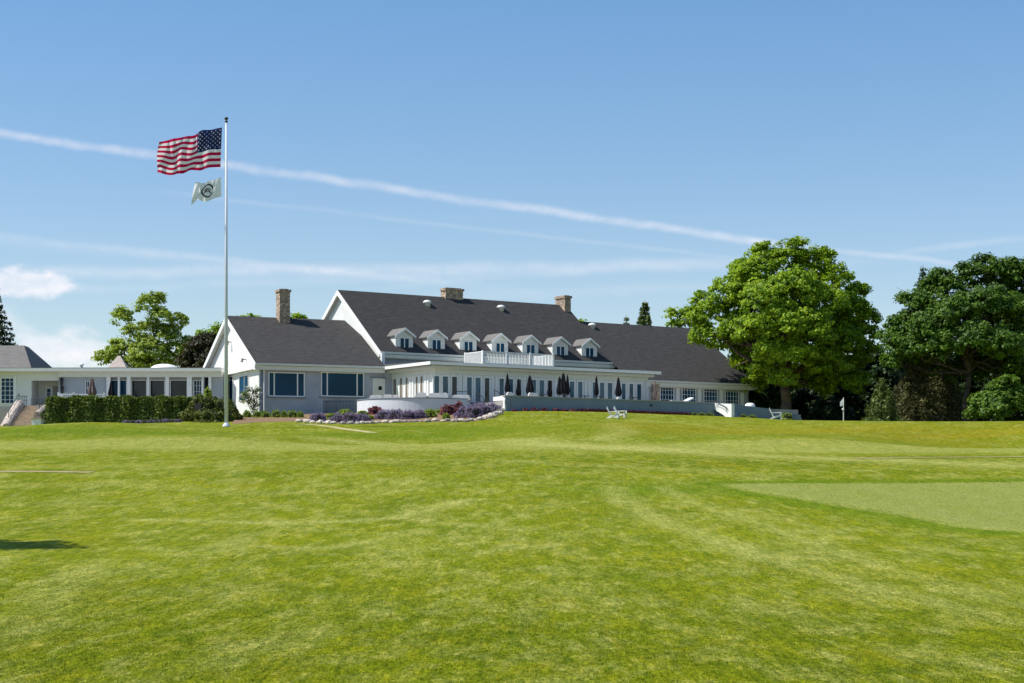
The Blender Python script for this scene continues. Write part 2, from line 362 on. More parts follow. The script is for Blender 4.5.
def grassmat(name, green, dark, pale, dry, fine=1.):
    mt, nt, b = nodes_of(name); b.inputs['Roughness'].default_value = .85; b.inputs['Specular IOR Level'].default_value = .03
    L = nt.links; N = nt.nodes.new
    geo = N('ShaderNodeNewGeometry')
    def noise(scale, det=4, sc=(1, 1, 1), rot=0, rough=.55):
        mp = N('ShaderNodeMapping'); mp.inputs['Scale'].default_value = sc; mp.inputs['Rotation'].default_value = (0, 0, rot)
        L.new(geo.outputs['Position'], mp.inputs['Vector'])
        n = N('ShaderNodeTexNoise'); n.inputs['Scale'].default_value = scale; n.inputs['Detail'].default_value = det; n.inputs['Roughness'].default_value = rough
        L.new(mp.outputs[0], n.inputs['Vector']); return n.outputs['Fac']
    def ramp(f, a, b_, lo=0., hi=1.):
        r = N('ShaderNodeMapRange'); r.inputs['From Min'].default_value = a; r.inputs['From Max'].default_value = b_; r.inputs['To Min'].default_value = lo; r.inputs['To Max'].default_value = hi
        L.new(f, r.inputs['Value']); return r.outputs[0]
    def mix(f, A, B, mode='MIX'):
        x = N('ShaderNodeMix'); x.data_type = 'RGBA'; x.blend_type = mode
        if isinstance(f, float): x.inputs['Factor'].default_value = f
        else: L.new(f, x.inputs['Factor'])
        for k, c in (('A', A), ('B', B)):
            if isinstance(c, tuple): x.inputs[k].default_value = (*c, 1)
            else: L.new(c, x.inputs[k])
        return x.outputs['Result']
    c = mix(ramp(noise(.40, 8, (1, .6, 1), .3, .70), .30, .58), dark, green)
    c = mix(ramp(noise(.9, 8, (1, .5, 1), -.3, .7), .48, .72, 0, .38), c, dry)
    c = mix(ramp(noise(.8, 9, (1, .32, 1), .5, .74), .49, .70, 0, .75), c, pale)
    c = mix(ramp(noise(2.4, 9, (1, .25, 1), -.45, .75), .50, .68, 0, .75), c, pale)
    c = mix(ramp(noise(3.5, 8, (1, .5, 1), .2, .72), .50, .72, 0, .75), c, dark)
    ri = N('ShaderNodeAttribute'); ri.attribute_name = 'rich_shade'
    r2 = N('ShaderNodeMath'); r2.operation = 'MULTIPLY'; r2.use_clamp = True; L.new(ri.outputs['Fac'], r2.inputs[0]); L.new(ramp(noise(.9, 5), .3, .6, .55, 1.0), r2.inputs[1])
    c = mix(r2.outputs[0], c, (.125, .19, .005))
    gr_ = N('ShaderNodeAttribute'); gr_.attribute_name = 'greenside'; c = mix(gr_.outputs['Fac'], c, (.255, .285, .062))
    tu = N('ShaderNodeAttribute'); tu.attribute_name = 'tuft'
    for sc_, lo_, hi_, cc_ in ((.9, .50, .60, dry), (2.6, .50, .56, dark)):
        q2 = N('ShaderNodeMath'); q2.operation = 'MULTIPLY'; L.new(tu.outputs['Fac'], q2.inputs[0]); L.new(ramp(noise(sc_, 5, (1, .35, 1), .1 if sc_ < 1 else 0), lo_, hi_, 0, .9 if sc_ > 1 else .4), q2.inputs[1]); c = mix(q2.outputs[0], c, cc_)
    w = N('ShaderNodeAttribute'); w.attribute_name = 'wear_light'
    br = N('ShaderNodeMath'); br.operation = 'MULTIPLY'; L.new(w.outputs['Fac'], br.inputs[0]); L.new(ramp(noise(2.2, 8, (1, .3, 1), 0, .7), .34, .56, .35, 1.0), br.inputs[1])
    b2 = N('ShaderNodeMath'); b2.operation = 'MULTIPLY'; b2.inputs[1].default_value = 1.0; b2.use_clamp = True; L.new(br.outputs[0], b2.inputs[0])
    c = mix(b2.outputs[0], c, pale)
    dr = N('ShaderNodeAttribute'); dr.attribute_name = 'dry'
    b3 = N('ShaderNodeMath'); b3.operation = 'MULTIPLY'; L.new(dr.outputs['Fac'], b3.inputs[0]); L.new(ramp(noise(.5, 5, (.35, 1, 1)), .38, .62, .2, .9), b3.inputs[1])
    c = mix(b3.outputs[0], c, dry)
    c = mix(ramp(noise(16, 6, (1, .7, 1)), .32, .68, 0, .85), mix(1., c, (.55, .62, .5), 'MULTIPLY'), mix(1., c, (1.42, 1.32, 1.45), 'MULTIPLY'))
    c = mix(ramp(noise(70, 3), .32, .68, 0, 1.), mix(1., c, (.48, .52, .45), 'MULTIPLY'), mix(1., c, (1.42, 1.40, 1.45), 'MULTIPLY'))
    c = mix(ramp(noise(5, 6, (1, .16, 1), .08, .7), .36, .64, .42-.42*fine, .42+.42*fine), mix(1., c, (.70, .77, .64), 'MULTIPLY'), mix(1., c, (1.30, 1.20, 1.35), 'MULTIPLY'))
    c = mix(ramp(noise(20, 5, (1, .12, 1), 0, .75), .36, .64, .45-.45*fine, .45+.45*fine), mix(1., c, (.66, .73, .58), 'MULTIPLY'), mix(1., c, (1.34, 1.26, 1.4), 'MULTIPLY'))
    L.new(c, b.inputs['Base Color'])
    bp = N('ShaderNodeBump'); bp.inputs['Strength'].default_value = .5; bp.inputs['Distance'].default_value = .03
    L.new(noise(45, 4), bp.inputs['Height']); L.new(bp.outputs['Normal'], b.inputs['Normal'])
    return mt
M['lawn'] = grassmat('lawn_grass', (.200, .230, .005), (.118, .165, .004), (.38, .38, .10), (.27, .225, .010))
M['grassleaf'] = grassmat('mown_grass_blades', (.25, .285, .012), (.16, .21, .008), (.47, .46, .13), (.34, .29, .03))
M['green'] = grassmat('putting_green_grass', (.255, .285, .062), (.225, .265, .048), (.30, .32, .095), (.28, .29, .08), .25)
M['fringe'] = grassmat('fringe_grass', (.135, .195, .010), (.10, .165, .008), (.19, .24, .03), (.17, .19, .02))
me.materials.append(M['lawn'])
lawn = bpy.data.objects.new('lawn', me); COL.objects.link(lawn); setp(lawn, kind='structure')

def sheet(name, poly, mt, off, step=.5):
    """a sheet draped on the ground inside a plan polygon (list of world XY)"""
    poly = np.array(poly); c = poly.mean(0); n = len(poly); k = 24
    vs = []; fs = []
    for i in range(k+1):
        t = i/k
        for p in poly:
            x, y = c+(p-c)*t; vs.append((x, y, g1(x, y)+off))
    for i in range(k):
        for j in range(n): fs.append((i*n+j, i*n+(j+1) % n, (i+1)*n+(j+1) % n, (i+1)*n+j))
    for p in poly:
        q = p+(p-c)/np.linalg.norm(p-c)*.22; vs.append((q[0], q[1], g1(q[0], q[1])-.02))
    for j in range(n): fs.append((k*n+j, k*n+(j+1) % n, (k+1)*n+(j+1) % n, (k+1)*n+j))
    b = MB(); b.add(vs, fs); o = b.build(name, mt, smooth=True, loc=(0, 0, 0)); setp(o, kind='structure'); return o
def strip(name, pts, w, mt, off):
    vs = []; fs = []
    P2 = []
    for a, b_ in zip(pts[:-1], pts[1:]):
        for t in np.linspace(0, 1, 12, endpoint=False): P2.append(np.array(a)*(1-t)+np.array(b_)*t)
    P2.append(np.array(pts[-1]))
    for i, p in enumerate(P2):
        d = P2[min(i+1, len(P2)-1)]-P2[max(i-1, 0)]; d = d/np.linalg.norm(d); nrm = np.array([-d[1], d[0]])
        ww = w*(1+.15*math.sin(i*1.3))
        for s in (-1, 0, 1): x, y = p+nrm*ww*.5*s; vs.append((x, y, g1(x, y)+off))
    for i in range(len(P2)-1):
        for s in (0, 1): fs.append((i*3+s, i*3+s+1, i*3+s+4, i*3+s+3))
    b = MB(); b.add(vs, fs); o = b.build(name, mt, smooth=True, loc=(0, 0, 0)); setp(o, kind='structure'); return o
gp = gp0
gp = smooth_poly(gp); gc = np.mean(gp, 0)
gq = [gc+(p-gc)*(1-.6/np.linalg.norm(p-gc)) for p in gp]
sheet('putting_green', gq, 'green', .014)
strip('cart_path', [(-40, 66.), onground(-60, 471.5), onground(40, 471.8), onground(92, 472.6)], .55, 'path', .012)
strip('far_path', [onground(855, 458.5), onground(930, 457.5), onground(1010, 457), (40, 73), (60, 75)], .7, 'path', .012)

# ------------------------------------------------------------------ world, sun
w = bpy.data.worlds.new('World'); S.world = w; w.use_nodes = True
nt = w.node_tree; bg = nt.nodes['Background']; L = nt.links; N = nt.nodes.new
sky = N('ShaderNodeTexSky'); sky.sky_type = 'NISHITA'; sky.sun_disc = False
SUN_EL, SUN_AZ = 52, -8     # degrees; azimuth measured from straight left towards behind the house
sky.sun_elevation = R(SUN_EL); sky.sun_rotation = R(-90+SUN_AZ); sky.air_density = 1.0; sky.dust_density = .2; sky.ozone_density = 1.6; sky.altitude = 100
bg.inputs['Strength'].default_value = .10
tc = N('ShaderNodeTexCoord')
def vdot(n):
    x = N('ShaderNodeVectorMath'); x.operation = 'DOT_PRODUCT'; L.new(tc.outputs['Generated'], x.inputs[0]); x.inputs[1].default_value = n; return x.outputs['Value']
def mth(op, a, b=None, c=None, clamp=False):
    x = N('ShaderNodeMath'); x.operation = op; x.use_clamp = clamp
    for i, v in enumerate((a, b, c)):
        if v is None: continue
        if isinstance(v, (int, float)): x.inputs[i].default_value = v
        else: L.new(v, x.inputs[i])
    return x.outputs[0]
def mr(f, a, b, lo=0., hi=1., smooth=True):
    r = N('ShaderNodeMapRange'); r.interpolation_type = 'SMOOTHSTEP' if smooth else 'LINEAR'
    for k, v in (('From Min', a), ('From Max', b), ('To Min', lo), ('To Max', hi)): r.inputs[k].default_value = v
    L.new(f, r.inputs['Value']); return r.outputs[0]
def snoise(scale, det=5, sc=(1, 1, 1), rough=.55):
    mp = N('ShaderNodeMapping'); mp.inputs['Scale'].default_value = sc; L.new(tc.outputs['Generated'], mp.inputs['Vector'])
    n = N('ShaderNodeTexNoise'); n.inputs['Scale'].default_value = scale; n.inputs['Detail'].default_value = det; n.inputs['Roughness'].default_value = rough
    L.new(mp.outputs[0], n.inputs['Vector']); return n.outputs['Fac']
def dirv(px, py): return Vector(((px-512)/F, 1, (HY-py)/F)).normalized()
def trail(a, b, width, amp, fade_a, fade_b, nscale=60, wob=.004):
    n = dirv(*a).cross(dirv(*b)).normalized(); t = (dirv(*b)-dirv(*a)).normalized()
    d = mth('ADD', vdot(n), mth('MULTIPLY', mth('SUBTRACT', snoise(12, 3), .5), wob))
    d = mth('ABSOLUTE', mth('ADD', d, mth('MULTIPLY', mth('SUBTRACT', snoise(nscale, 6), .5), width*.9)))
    band = mr(d, 0, width, 1, 0)
    s = vdot(t); lo = dirv(*a).dot(t); hi = dirv(*b).dot(t)
    f = mth('MULTIPLY', mr(s, lo-fade_a, lo, 0, 1), mr(s, hi, hi+fade_b, 1, 0))
    k = mth('MULTIPLY', band, f)
    return mth('MULTIPLY', mth('MULTIPLY', k, mr(snoise(35, 5, (1, 1, 1)), .3, .65, .55, 1)), amp)
def blob(px, py, rx, ry, amp, nz=45):
    c = dirv(px, py); rt = Vector((1, 0, 0)); up = Vector((0, 0, 1))
    a = mth('DIVIDE', mth('SUBTRACT', vdot(rt), c.x), rx/F); b = mth('DIVIDE', mth('SUBTRACT', vdot(up), c.z), ry/F)
    d = mth('SQRT', mth('ADD', mth('MULTIPLY', a, a), mth('MULTIPLY', b, b)))
    d = mth('ADD', d, mth('MULTIPLY', mth('SUBTRACT', snoise(nz, 7, (1, 1, 1.6)), .5), 1.8))
    return mth('MULTIPLY', mr(d, .45, 1.15, 1, 0), amp)
cl = trail((0, 133), (750, 240), .0038, .36, .3, .02)
for x in (trail((760, 241), (940, 262), .0026, .22, .01, .02), trail((230, 200), (700, 254), .0022, .10, .06, .03),
          trail((0, 274), (700, 264), .0055, .24, .3, .12, 30, .008), trail((0, 236), (350, 272), .0035, .16, .2, .12, 30, .008), trail((60, 290), (420, 276), .004, .12, .1, .1, 30, .008), trail((0, 243), (230, 262), .0040, .08, .2, .12),
          trail((470, 296), (700, 286), .0050, .09, .06, .06), trail((950, 247), (1100, 228), .0030, .16, .05, .2),
          trail((430, 283), (560, 272), .0030, .08, .05, .05),
          blob(22, 284, 50, 15, .62, 75), blob(62, 350, 52, 20, .55, 60), blob(140, 372, 150, 26, .3, 28), blob(-60, 330, 70, 40, .5, 28)):
    cl = mth('ADD', cl, x)
cl = mth('MULTIPLY', cl, mr(snoise(110, 6, (1, 1, 1.5), .7), .3, .6, .72, 1.08)); cl = mth('MINIMUM', cl, .85)
mx = N('ShaderNodeMix'); mx.data_type = 'RGBA'; L.new(cl, mx.inputs['Factor']); tn = N('ShaderNodeMix'); tn.data_type = 'RGBA'; tn.blend_type = 'MULTIPLY'; tn.inputs['Factor'].default_value = 1; tm = N('ShaderNodeMix'); tm.data_type = 'RGBA'; tm.inputs['A'].default_value = (.86, .87, .90, 1); tm.inputs['B'].default_value = (.64, .86, 1.0, 1); L.new(mr(vdot((0, 0, 1)), .10, .28, 0, 1, False), tm.inputs['Factor']); L.new(tm.outputs['Result'], tn.inputs['B']); L.new(sky.outputs[0], tn.inputs['A']); L.new(tn.outputs['Result'], mx.inputs['A']); mx.inputs['B'].default_value = (7.0, 6.8, 7.1, 1)
L.new(mx.outputs['Result'], bg.inputs['Color'])
sd = bpy.data.lights.new('sun', 'SUN'); so = bpy.data.objects.new('sun', sd); COL.objects.link(so)
sd.energy = 4.2; sd.angle = R(.53); sd.color = (1, .96, .90)
sv = Vector((-math.cos(R(SUN_EL))*math.cos(R(SUN_AZ)), math.cos(R(SUN_EL))*math.sin(R(SUN_AZ)), math.sin(R(SUN_EL))))
so.rotation_euler = sv.to_track_quat('Z', 'Y').to_euler(); so.location = sv*60
S.view_settings.view_transform = 'Standard'; S.view_settings.look = 'None'; S.view_settings.exposure = .55; S.view_settings.gamma = 1

# ------------------------------------------------------------------ clubhouse
FM = Fr(-7.0, 155.0, 33)      # terrace room: its roof corner is the origin, u runs along the lawn front
FL = Fr(-22.14, 157.5, 24)    # the house with the tall gable on the left
ZF = 9.3                      # terrace floor
club = thing('clubhouse', FM.w(8, 6, ZF), 'long white clubhouse with dark shingle roofs, seven dormers and a glazed terrace room', 'clubhouse')

def roof_gable(fr, u0, u1, v0, v1, ze0, zr, ze1=None, mtl='shingle', parent=None, over=.35, t=.22, rakes=(1, 1), name='roof', eave=True):
    ze1 = ze0 if ze1 is None else ze1; vr = (v0+v1)/2
    b = MB(); U = Vector((fr.U[0], fr.U[1], 0))
    for va, za in ((v0, ze0), (v1, ze1)):
        s = (za-zr)/(va-vr); sg = 1 if va > vr else -1; vo = va+sg*over; zo = za+s*sg*over
        poly = [fr.w(u0, vr, zr), fr.w(u0, vo, zo), fr.w(u0, vo, zo+t), fr.w(u0, vr, zr+t)]
        b.prism(poly, U*(u1-u0))
    r = b.build(name, mtl, parent)
    # white boards under the rakes and white eave gutters
    for k, uu in enumerate((u0, u1)):
        if not rakes[k]: continue
        bb = MB(); sgn = -1 if k == 0 else 1
        for va, za in ((v0, ze0), (v1, ze1)):
            s = (za-zr)/(va-vr); sg = 1 if va > vr else -1; vo = va+sg*(over+.03); zo = za+s*sg*(over+.03)
            poly = [fr.w(uu, vr, zr-.30), fr.w(uu, vo, zo-.30), fr.w(uu, vo, zo+t-.03), fr.w(uu, vr, zr+t-.03)]
            bb.prism(poly, U*sgn*.07)
        rb_ = bb.build('rake_board', 'white', parent)
        sf = MB()
        for va, za in ((v0, ze0), (v1, ze1)):
            s = (za-zr)/(va-vr); sg = 1 if va > vr else -1; vo = va+sg*over; zo = za+s*sg*over
            sf.prism([fr.w(uu, vr, zr-.06), fr.w(uu, vo, zo-.06), fr.w(uu, vo, zo-.004), fr.w(uu, vr, zr-.004)], U*(-sgn)*.42)
        sf.build('soffit', 'white', rb_)
    if eave:
        s = (ze0-zr)/(v0-vr); g = MB(); vo = v0-over; zo = ze0-s*over
        g.box(u0-.05, u1+.05, vo-.16, vo+.02, zo-.02, zo+.17, 0, fr)
        g.box(u0, u1, vo+.02, v0+.25, zo-.42, zo-.04, 0, fr)
        g.build('gutter', 'cream', parent)
    return r
def gable_wall(fr, u, v0, v1, zb, ze, zr, th, mtl, parent, name='gable_wall'):
    vr = (v0+v1)/2; b = MB()
    poly = [fr.w(u, v0, zb), fr.w(u, v1, zb), fr.w(u, v1, ze), fr.w(u, vr, zr), fr.w(u, v0, ze)]
    b.prism(poly, Vector((fr.U[0]*th, fr.U[1]*th, 0))); return b.build(name, mtl, parent)
def window(fr, v, u0, u1, z0, z1, cols, rows, parent, name='window', mull=.06, frame=.09, glass='glass', sill=None, side='v', fm='white', axis_u=None):
    """framed window on the wall face at v (side 'v', facing -v) or at u (side 'u', facing -u); cols: list of column fractions"""
    def bx(b, a0, a1, d0, d1, zz0, zz1):
        if side == 'v': b.box(a0, a1, v-d1, v-d0, zz0, zz1, 0, fr)
        else: b.box(v-d1, v-d0, a0, a1, zz0, zz1, 0, fr)
    if u0 > u1: u0, u1 = u1, u0
    f = MB(); f_ = frame
    bx(f, u0, u1, -.02, .07, z1-f_, z1); bx(f, u0, u1, -.02, .07, z0, z0+f_)
    bx(f, u0, u0+f_, -.02, .068, z0+f_, z1-f_); bx(f, u1-f_, u1, -.02, .068, z0+f_, z1-f_)
    for c in cols[1:-1]:
        x = u0+(u1-u0)*c; bx(f, x-mull/2, x+mull/2, -.02, .06, z0+f_, z1-f_)
    for k in range(1, rows):
        z = z0+(z1-z0)*k/rows; bx(f, u0+f_, u1-f_, -.02, .05, z-.018, z+.018)
    fo = f.build(name, fm, parent)
    g = MB(); bx(g, u0+f_*.8, u1-f_*.8, -.015, .02, z0+f_*.8, z1-f_*.8); g.build('pane', glass, fo)
    if sill:
        s_ = MB(); bx(s_, u0-.12, u1+.12, -.02, .16, z0-.11, z0-.01); s_.build('sill', sill, fo)
    return fo

# --- left house: gable end to the left, picture windows to the lawn
z_e = FL.zat(0, 0, 362.5); hw = 9.3; z_r = 17.55; g0 = 7.7
uL1 = 12.6
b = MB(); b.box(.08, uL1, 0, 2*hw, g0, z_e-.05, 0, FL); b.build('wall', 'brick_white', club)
gable_wall(FL, .0, 0.05, 2*hw-.05, z_e-.4, z_e-.05, z_r-.05, .12, 'clap', club)
b = MB(); b.box(0, .1, -.02, 2*hw, g0, z_e-.4, 0, FL); w_end = b.build('wall', 'clap', club); w_end['label'] = 'sunlit white boarded end wall under the left gable'
roof_gable(FL, -.45, 11.55, 0, 2*hw, z_e, z_r, parent=club, rakes=(1, 0), over=.45)
b = MB(); b.box(-.42, .02, -.3, 2*hw, z_e-.55, z_e-.35, 0, FL); b.build('cornice', 'white', club)
for (a, c, cols) in ((268.2, 304.6, (0, .16, .80, 1)), (320.8, 363.8, (0, .145, .84, 1))):
    ua, ub = FL.uat(a, 0), FL.uat(c, 0)
    window(FL, 0, ua, ub, FL.zat(ua, 0, 396.3), FL.zat(ua, 0, 371.8), cols, 1, club, name='picture_window', mull=.11, sill='wall_blue')
b = MB(); b.tube(FL.w(.42, -.12, g0), FL.w(.42, -.12, z_e-.3), .06, n=8); b.build('downspout', 'white', club)
b = MB(); b.box(.1, .36, -.05, .02, g0, z_e-.35, 0, FL); b.build('corner_post', 'wall_blue', club)
# windows and doors of the gable end
for (a, c, zt, zb) in ((249.2, 239.8, 374.2, 400), (233.6, 224.5, 375.5, 402)):
    va, vb = FL.vat(a, 0), FL.vat(c, 0)
    window(FL, -.02, va, vb, FL.zat(0, va, zb), FL.zat(0, va, zt), (0, .45, 1), 1, club, name='tall_window', side='u', mull=.05)
for (px, py, r) in ((246.5, 359.5, .16), (231.5, 342, .22)):
    v_ = FL.vat(px, 0); z = FL.zat(0, v_, py); b = MB()
    b.tube(FL.w(-.02, v_, z), FL.w(-.35, v_, z-.02), .05, .05); b.tube(FL.w(-.35, v_, z+.1), FL.w(-.45, v_, z-.25), r*.5, r*.8); b.build('floodlight', 'rock_dark', club)
def chimney(fr, u, v, wu, wv, z0, z1, parent, cap=True, mtl='stone'):
    b = MB(); b.box(u-wu/2, u+wu/2, v-wv/2, v+wv/2, z0, z1-.3, 0, fr); o = b.build('chimney', mtl, parent)
    c = MB(); c.box(u-wu/2-.1, u+wu/2+.1, v-wv/2-.1, v+wv/2+.1, z1-.3, z1-.08, 0, fr); c.box(u-wu/2+.12, u+wu/2-.12, v-wv/2+.12, v+wv/2-.12, z1-.08, z1, 0, fr)
    c.build('cap', mtl, o); return o
uc = FL.uat(283, hw-.5); chimney(FL, uc, hw-.5, 1.0, 1.2, z_r-1.2, FL.zat(uc, hw-.5, 289.3), club)

# --- main block with dormers
VM = 10.5
u1 = FM.uat(382, VM); zg = FM.zat(u1, VM, 350.8); vr = FM.vat(341, u1); zr = FM.zat(u1, vr, 292.3); u2 = FM.uat(563, vr); vb = 2*vr-VM
slope = (zr-zg)/(vr-VM); ztop0 = FM.zat(0, 0, 361.6)
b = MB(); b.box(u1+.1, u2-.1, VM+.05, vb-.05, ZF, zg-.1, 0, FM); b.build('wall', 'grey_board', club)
gable_wall(FM, u1, VM+.02, vb-.02, ZF, zg-.05, zr-.06, .12, 'clap', club)
gable_wall(FM, u2-.12, VM+.02, vb-.02, ZF, zg-.05, zr-.06, .12, 'clap', club)
roof_gable(FM, u1-.35, u2+.35, VM, vb, zg, zr, parent=club, over=.35, rakes=(1, 0))
b = MB(); b.box(u1-.42, u1-.1, VM-.75, VM-.42, ztop0, zg-.25, 0, FM); b.build('corner_post', 'white', club)
b = MB(); b.box(u1-.5, u2+.45, VM-.42, VM+.04, zg-.62, zg-.34, 0, FM); b.build('frieze', 'cream', club)
# dormers
DM = MB()
dpx = [404.3, 436.3, 468.2, 500.0, 530.4, 560.3, 589.4]
vf = VM+.35
us = [FM.uat(p, vf) for p in dpx]; dw = .92
for i, u in enumerate(us):
    zb = zg+.12; zs = zb+1.42; zp = zs+.60
    bk = lambda z: VM+(z-zg)/slope      # where the main roof reaches height z
    b = MB(); U_ = Vector((FM.U[0], FM.U[1], 0))
    b.prism([FM.w(u-dw, vf, zb), FM.w(u-dw, bk(zb)+.3, zb), FM.w(u-dw, bk(zs)+.3, zs), FM.w(u-dw, vf, zs)], U_*2*dw)
    b.prism([FM.w(u-dw, vf, zs), FM.w(u+dw, vf, zs), FM.w(u, vf, zp-.05)], Vector((FM.V[0], FM.V[1], 0))*2.4)
    d = b.build('dormer', 'clap', club)
    rf = MB()
    for sg in (-1, 1):
        e = u+sg*(dw+.16); ze = zs-.62*.16/dw
        p = [FM.w(u, vf-.25, zp), FM.w(e, vf-.25, ze), FM.w(e, vf-.25, ze+.1), FM.w(u, vf-.25, zp+.12)]
        rf.prism(p, Vector((FM.V[0], FM.V[1], 0))*(bk(zs)-vf+.75))
    rf.build('dormer_roof', 'shingle2', d)
    tr = MB()
    for sg in (-1, 1):
        e = u+sg*(dw+.17); ze = zs-.62*.17/dw
        tr.prism([FM.w(u, vf-.31, zp-.13), FM.w(e, vf-.31, ze-.13), FM.w(e, vf-.31, ze+.08), FM.w(u, vf-.31, zp+.10)], Vector((FM.V[0], FM.V[1], 0))*.055)
    tr.build('rake_board', 'white', d)
    window(FM, vf, u-.52, u+.52, zb+.12, zb+1.22, (0, .5, 1), 1, d, name='dormer_window', mull=.09, frame=.07)
# skylight tubes and chimneys on the ridge
def roofdome(fr, px, py, v, slp, v0, z0, parent):
    u = fr.uat(px, v); z = z0+(v-v0)*slp+.25
    b = MB(); b.lathe([(.30, -.35), (.30, .10), (.42, .12), (.40, .25), (.28, .36), (.02, .42)], fr.w(u, v, z), 14); b.build('roof_vent', 'white', parent, smooth=True)
for px in (427.3, 501.0): roofdome(FM, px, 0, vr-1.35, slope, VM, zg, club)
uc = FM.uat(452, vr+.2); chimney(FM, uc, vr+.2, 2.0, .9, zr-.8, FM.zat(uc, vr, 288.0), club)
uc = FM.uat(561.5, vr+.1); chimney(FM, uc, vr-.2, .75, 1.7, zr-1.6, FM.zat(uc, vr, 296.0), club)

# --- right wing
VR = 7.5
ur1 = FM.uat(752, VR); ur0 = u2+.1; zer = FM.zat(ur1, VR-.4, 383.5); vrr = VR+9.6; zrr = FM.zat(FM.uat(690, vrr), vrr, 330.3)
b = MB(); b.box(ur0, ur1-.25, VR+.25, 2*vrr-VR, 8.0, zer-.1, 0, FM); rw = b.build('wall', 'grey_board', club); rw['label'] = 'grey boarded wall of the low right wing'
gable_wall(FM, ur1-.4, VR+.25, 2*vrr-VR, 8.0, zer-.05, zrr-.06, .12, 'grey_board', club)
roof_gable(FM, ur0, ur1+.2, VR, 2*vrr-VR, zer, zrr, parent=club, over=.4, rakes=(0, 1))
b = MB(); b.box(ur0+.5, ur1-.2, VR+.1, VR+.27, zer-.75, zer-.3, 0, FM); b.build('frieze', 'cream', club)
for (a, c) in ((660.2, 673.2), (682, 695.2), (703.8, 716.8), (725.2, 738.0)):
    ua, ub = FM.uat(a, VR+.25), FM.uat(c, VR+.25); zt = FM.zat(ua, VR+.25, 386.2 if a < 700 else 387.8)
    window(FM, VR+.25, ua-.08, ub+.08, zt-1.75, zt+.08, (0, .2, .4, .6, .8, 1), 4, club, name='paned_window', mull=.035, frame=.1)
    for s_ in (-.33, 1.0):
        pass
for px in (677.5, 699.2, 721, 742):
    ua = FM.uat(px, VR+.25); b = MB(); b.box(ua-.22, ua+.22, VR+.17, VR+.26, 8.3, zer-.75, 0, FM); b.build('pilaster', 'white', club)
slr = (zrr-zer)/(vrr-VR); roofdome(FM, 592.2, 0, vrr-1.0, slr, VR, zer, club)

# --- glazed terrace room with its flat roof
UE = FM.uat(659.5, 0); WV = .9
ztop = FM.zat(0, 0, 361.6)
b = MB()
b.prism([FM.w(0, 0, ztop-.22), FM.w(UE, 0, ztop-.22), FM.w(UE, 0, ztop), FM.w(0, 0, ztop)], Vector((FM.V[0], FM.V[1], .03))*(VM-.2)); fr_roof = b.build('flat_roof', 'flatroof', club)
b = MB(); b.box(-.12, UE+.12, -.12, -.003, ztop-.24, ztop+.03, 0, FM); b.box(-.12, -.003, 0, VM-1.5, ztop-.24, ztop+.03, 0, FM); b.box(UE+.003, UE+.12, 0, VR+.1, ztop-.24, ztop+.03, 0, FM); b.build('roof_edge', 'white', fr_roof)
b = MB(); b.box(.35, UE-.35, .35, VM-.3, ztop-.50, ztop-.24, 0, FM); b.build('cornice', 'cream', club)
zdt = FM.zat(FM.uat(446, WV), WV, 375.6)
b = MB(); b.box(WV-.06, UE-.7, WV-.06, VM-.35, zdt+.12, ztop-.50, 0, FM); b.build('frieze', 'cream', club)
b = MB(); b.box(WV, UE-.75, WV, VM, ZF-.3, zdt+.12, 0, FM); b.build('wall', 'white', club)
groups = [[(433.8, 439), (442.3, 448), (451.5, 456.8)], [(466.6, 471.6), (475, 480.4), (484.3, 489.2)], [(499, 503.7), (508.3, 512.9), (516.4, 521)],
          [(531, 535.8), (539, 544), (547, 552)], [(562, 566.4), (569.4, 574), (577.6, 582.2)], [(592.2, 597), (599.4, 604), (607.2, 612)], [(621.3, 625.3), (628.8, 633), (636.6, 641)]]
for gi, gr in enumerate(groups):
    for di, (a, c) in enumerate(gr):
        ua, ub = FM.uat(a, WV), FM.uat(c, WV)
        window(FM, WV, ua-.14, ub+.14, ZF+.02, zdt+.08, (0, 1), 1, club, name='french_door', frame=.16, glass='glass_dark' if di == 2 and gi in (0, 1, 3) else 'glass2')
    if gi < 6:
        c0 = FM.uat(gr[2][1], WV); c1 = FM.uat(groups[gi+1][0][0], WV)
        for f_ in (.3, .7):
            x = c0+(c1-c0)*f_; b = MB(); b.box(x-.14, x+.14, WV-.10, WV+.02, ZF, zdt+.12, 0, FM); b.build('pilaster', 'white', club)
for px in (646.8, ):
    x = FM.uat(px, WV); b = MB(); b.box(x-.15, x+.15, WV-.12, WV+.02, ZF, zdt+.12, 0, FM); b.build('pilaster', 'white', club)
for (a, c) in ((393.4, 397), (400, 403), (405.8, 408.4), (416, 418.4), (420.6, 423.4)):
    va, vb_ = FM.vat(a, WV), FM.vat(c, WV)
    window(FM, WV, va, vb_, ZF+.4, zdt+.05, (0, 1), 1, club, name='side_window', frame=.04, glass='glass_refl', side='u')
for px in (390.2, 411, 413.5, 426.2, 428.6):
    v_ = FM.vat(px, WV); b = MB(); b.box(WV-.12, WV+.02, v_-.13, v_+.13, ZF, zdt+.12, 0, FM); b.build('pilaster', 'white', club)
# lanterns and the stone pier at the far end of the terrace room
x = FM.uat(655.2, -.4); b = MB(); b.box(x-.28, x+.28, -.7, -.15, ZF-.2, ztop-1.15, 0, FM); b.build('stone_pier', 'stone', club)
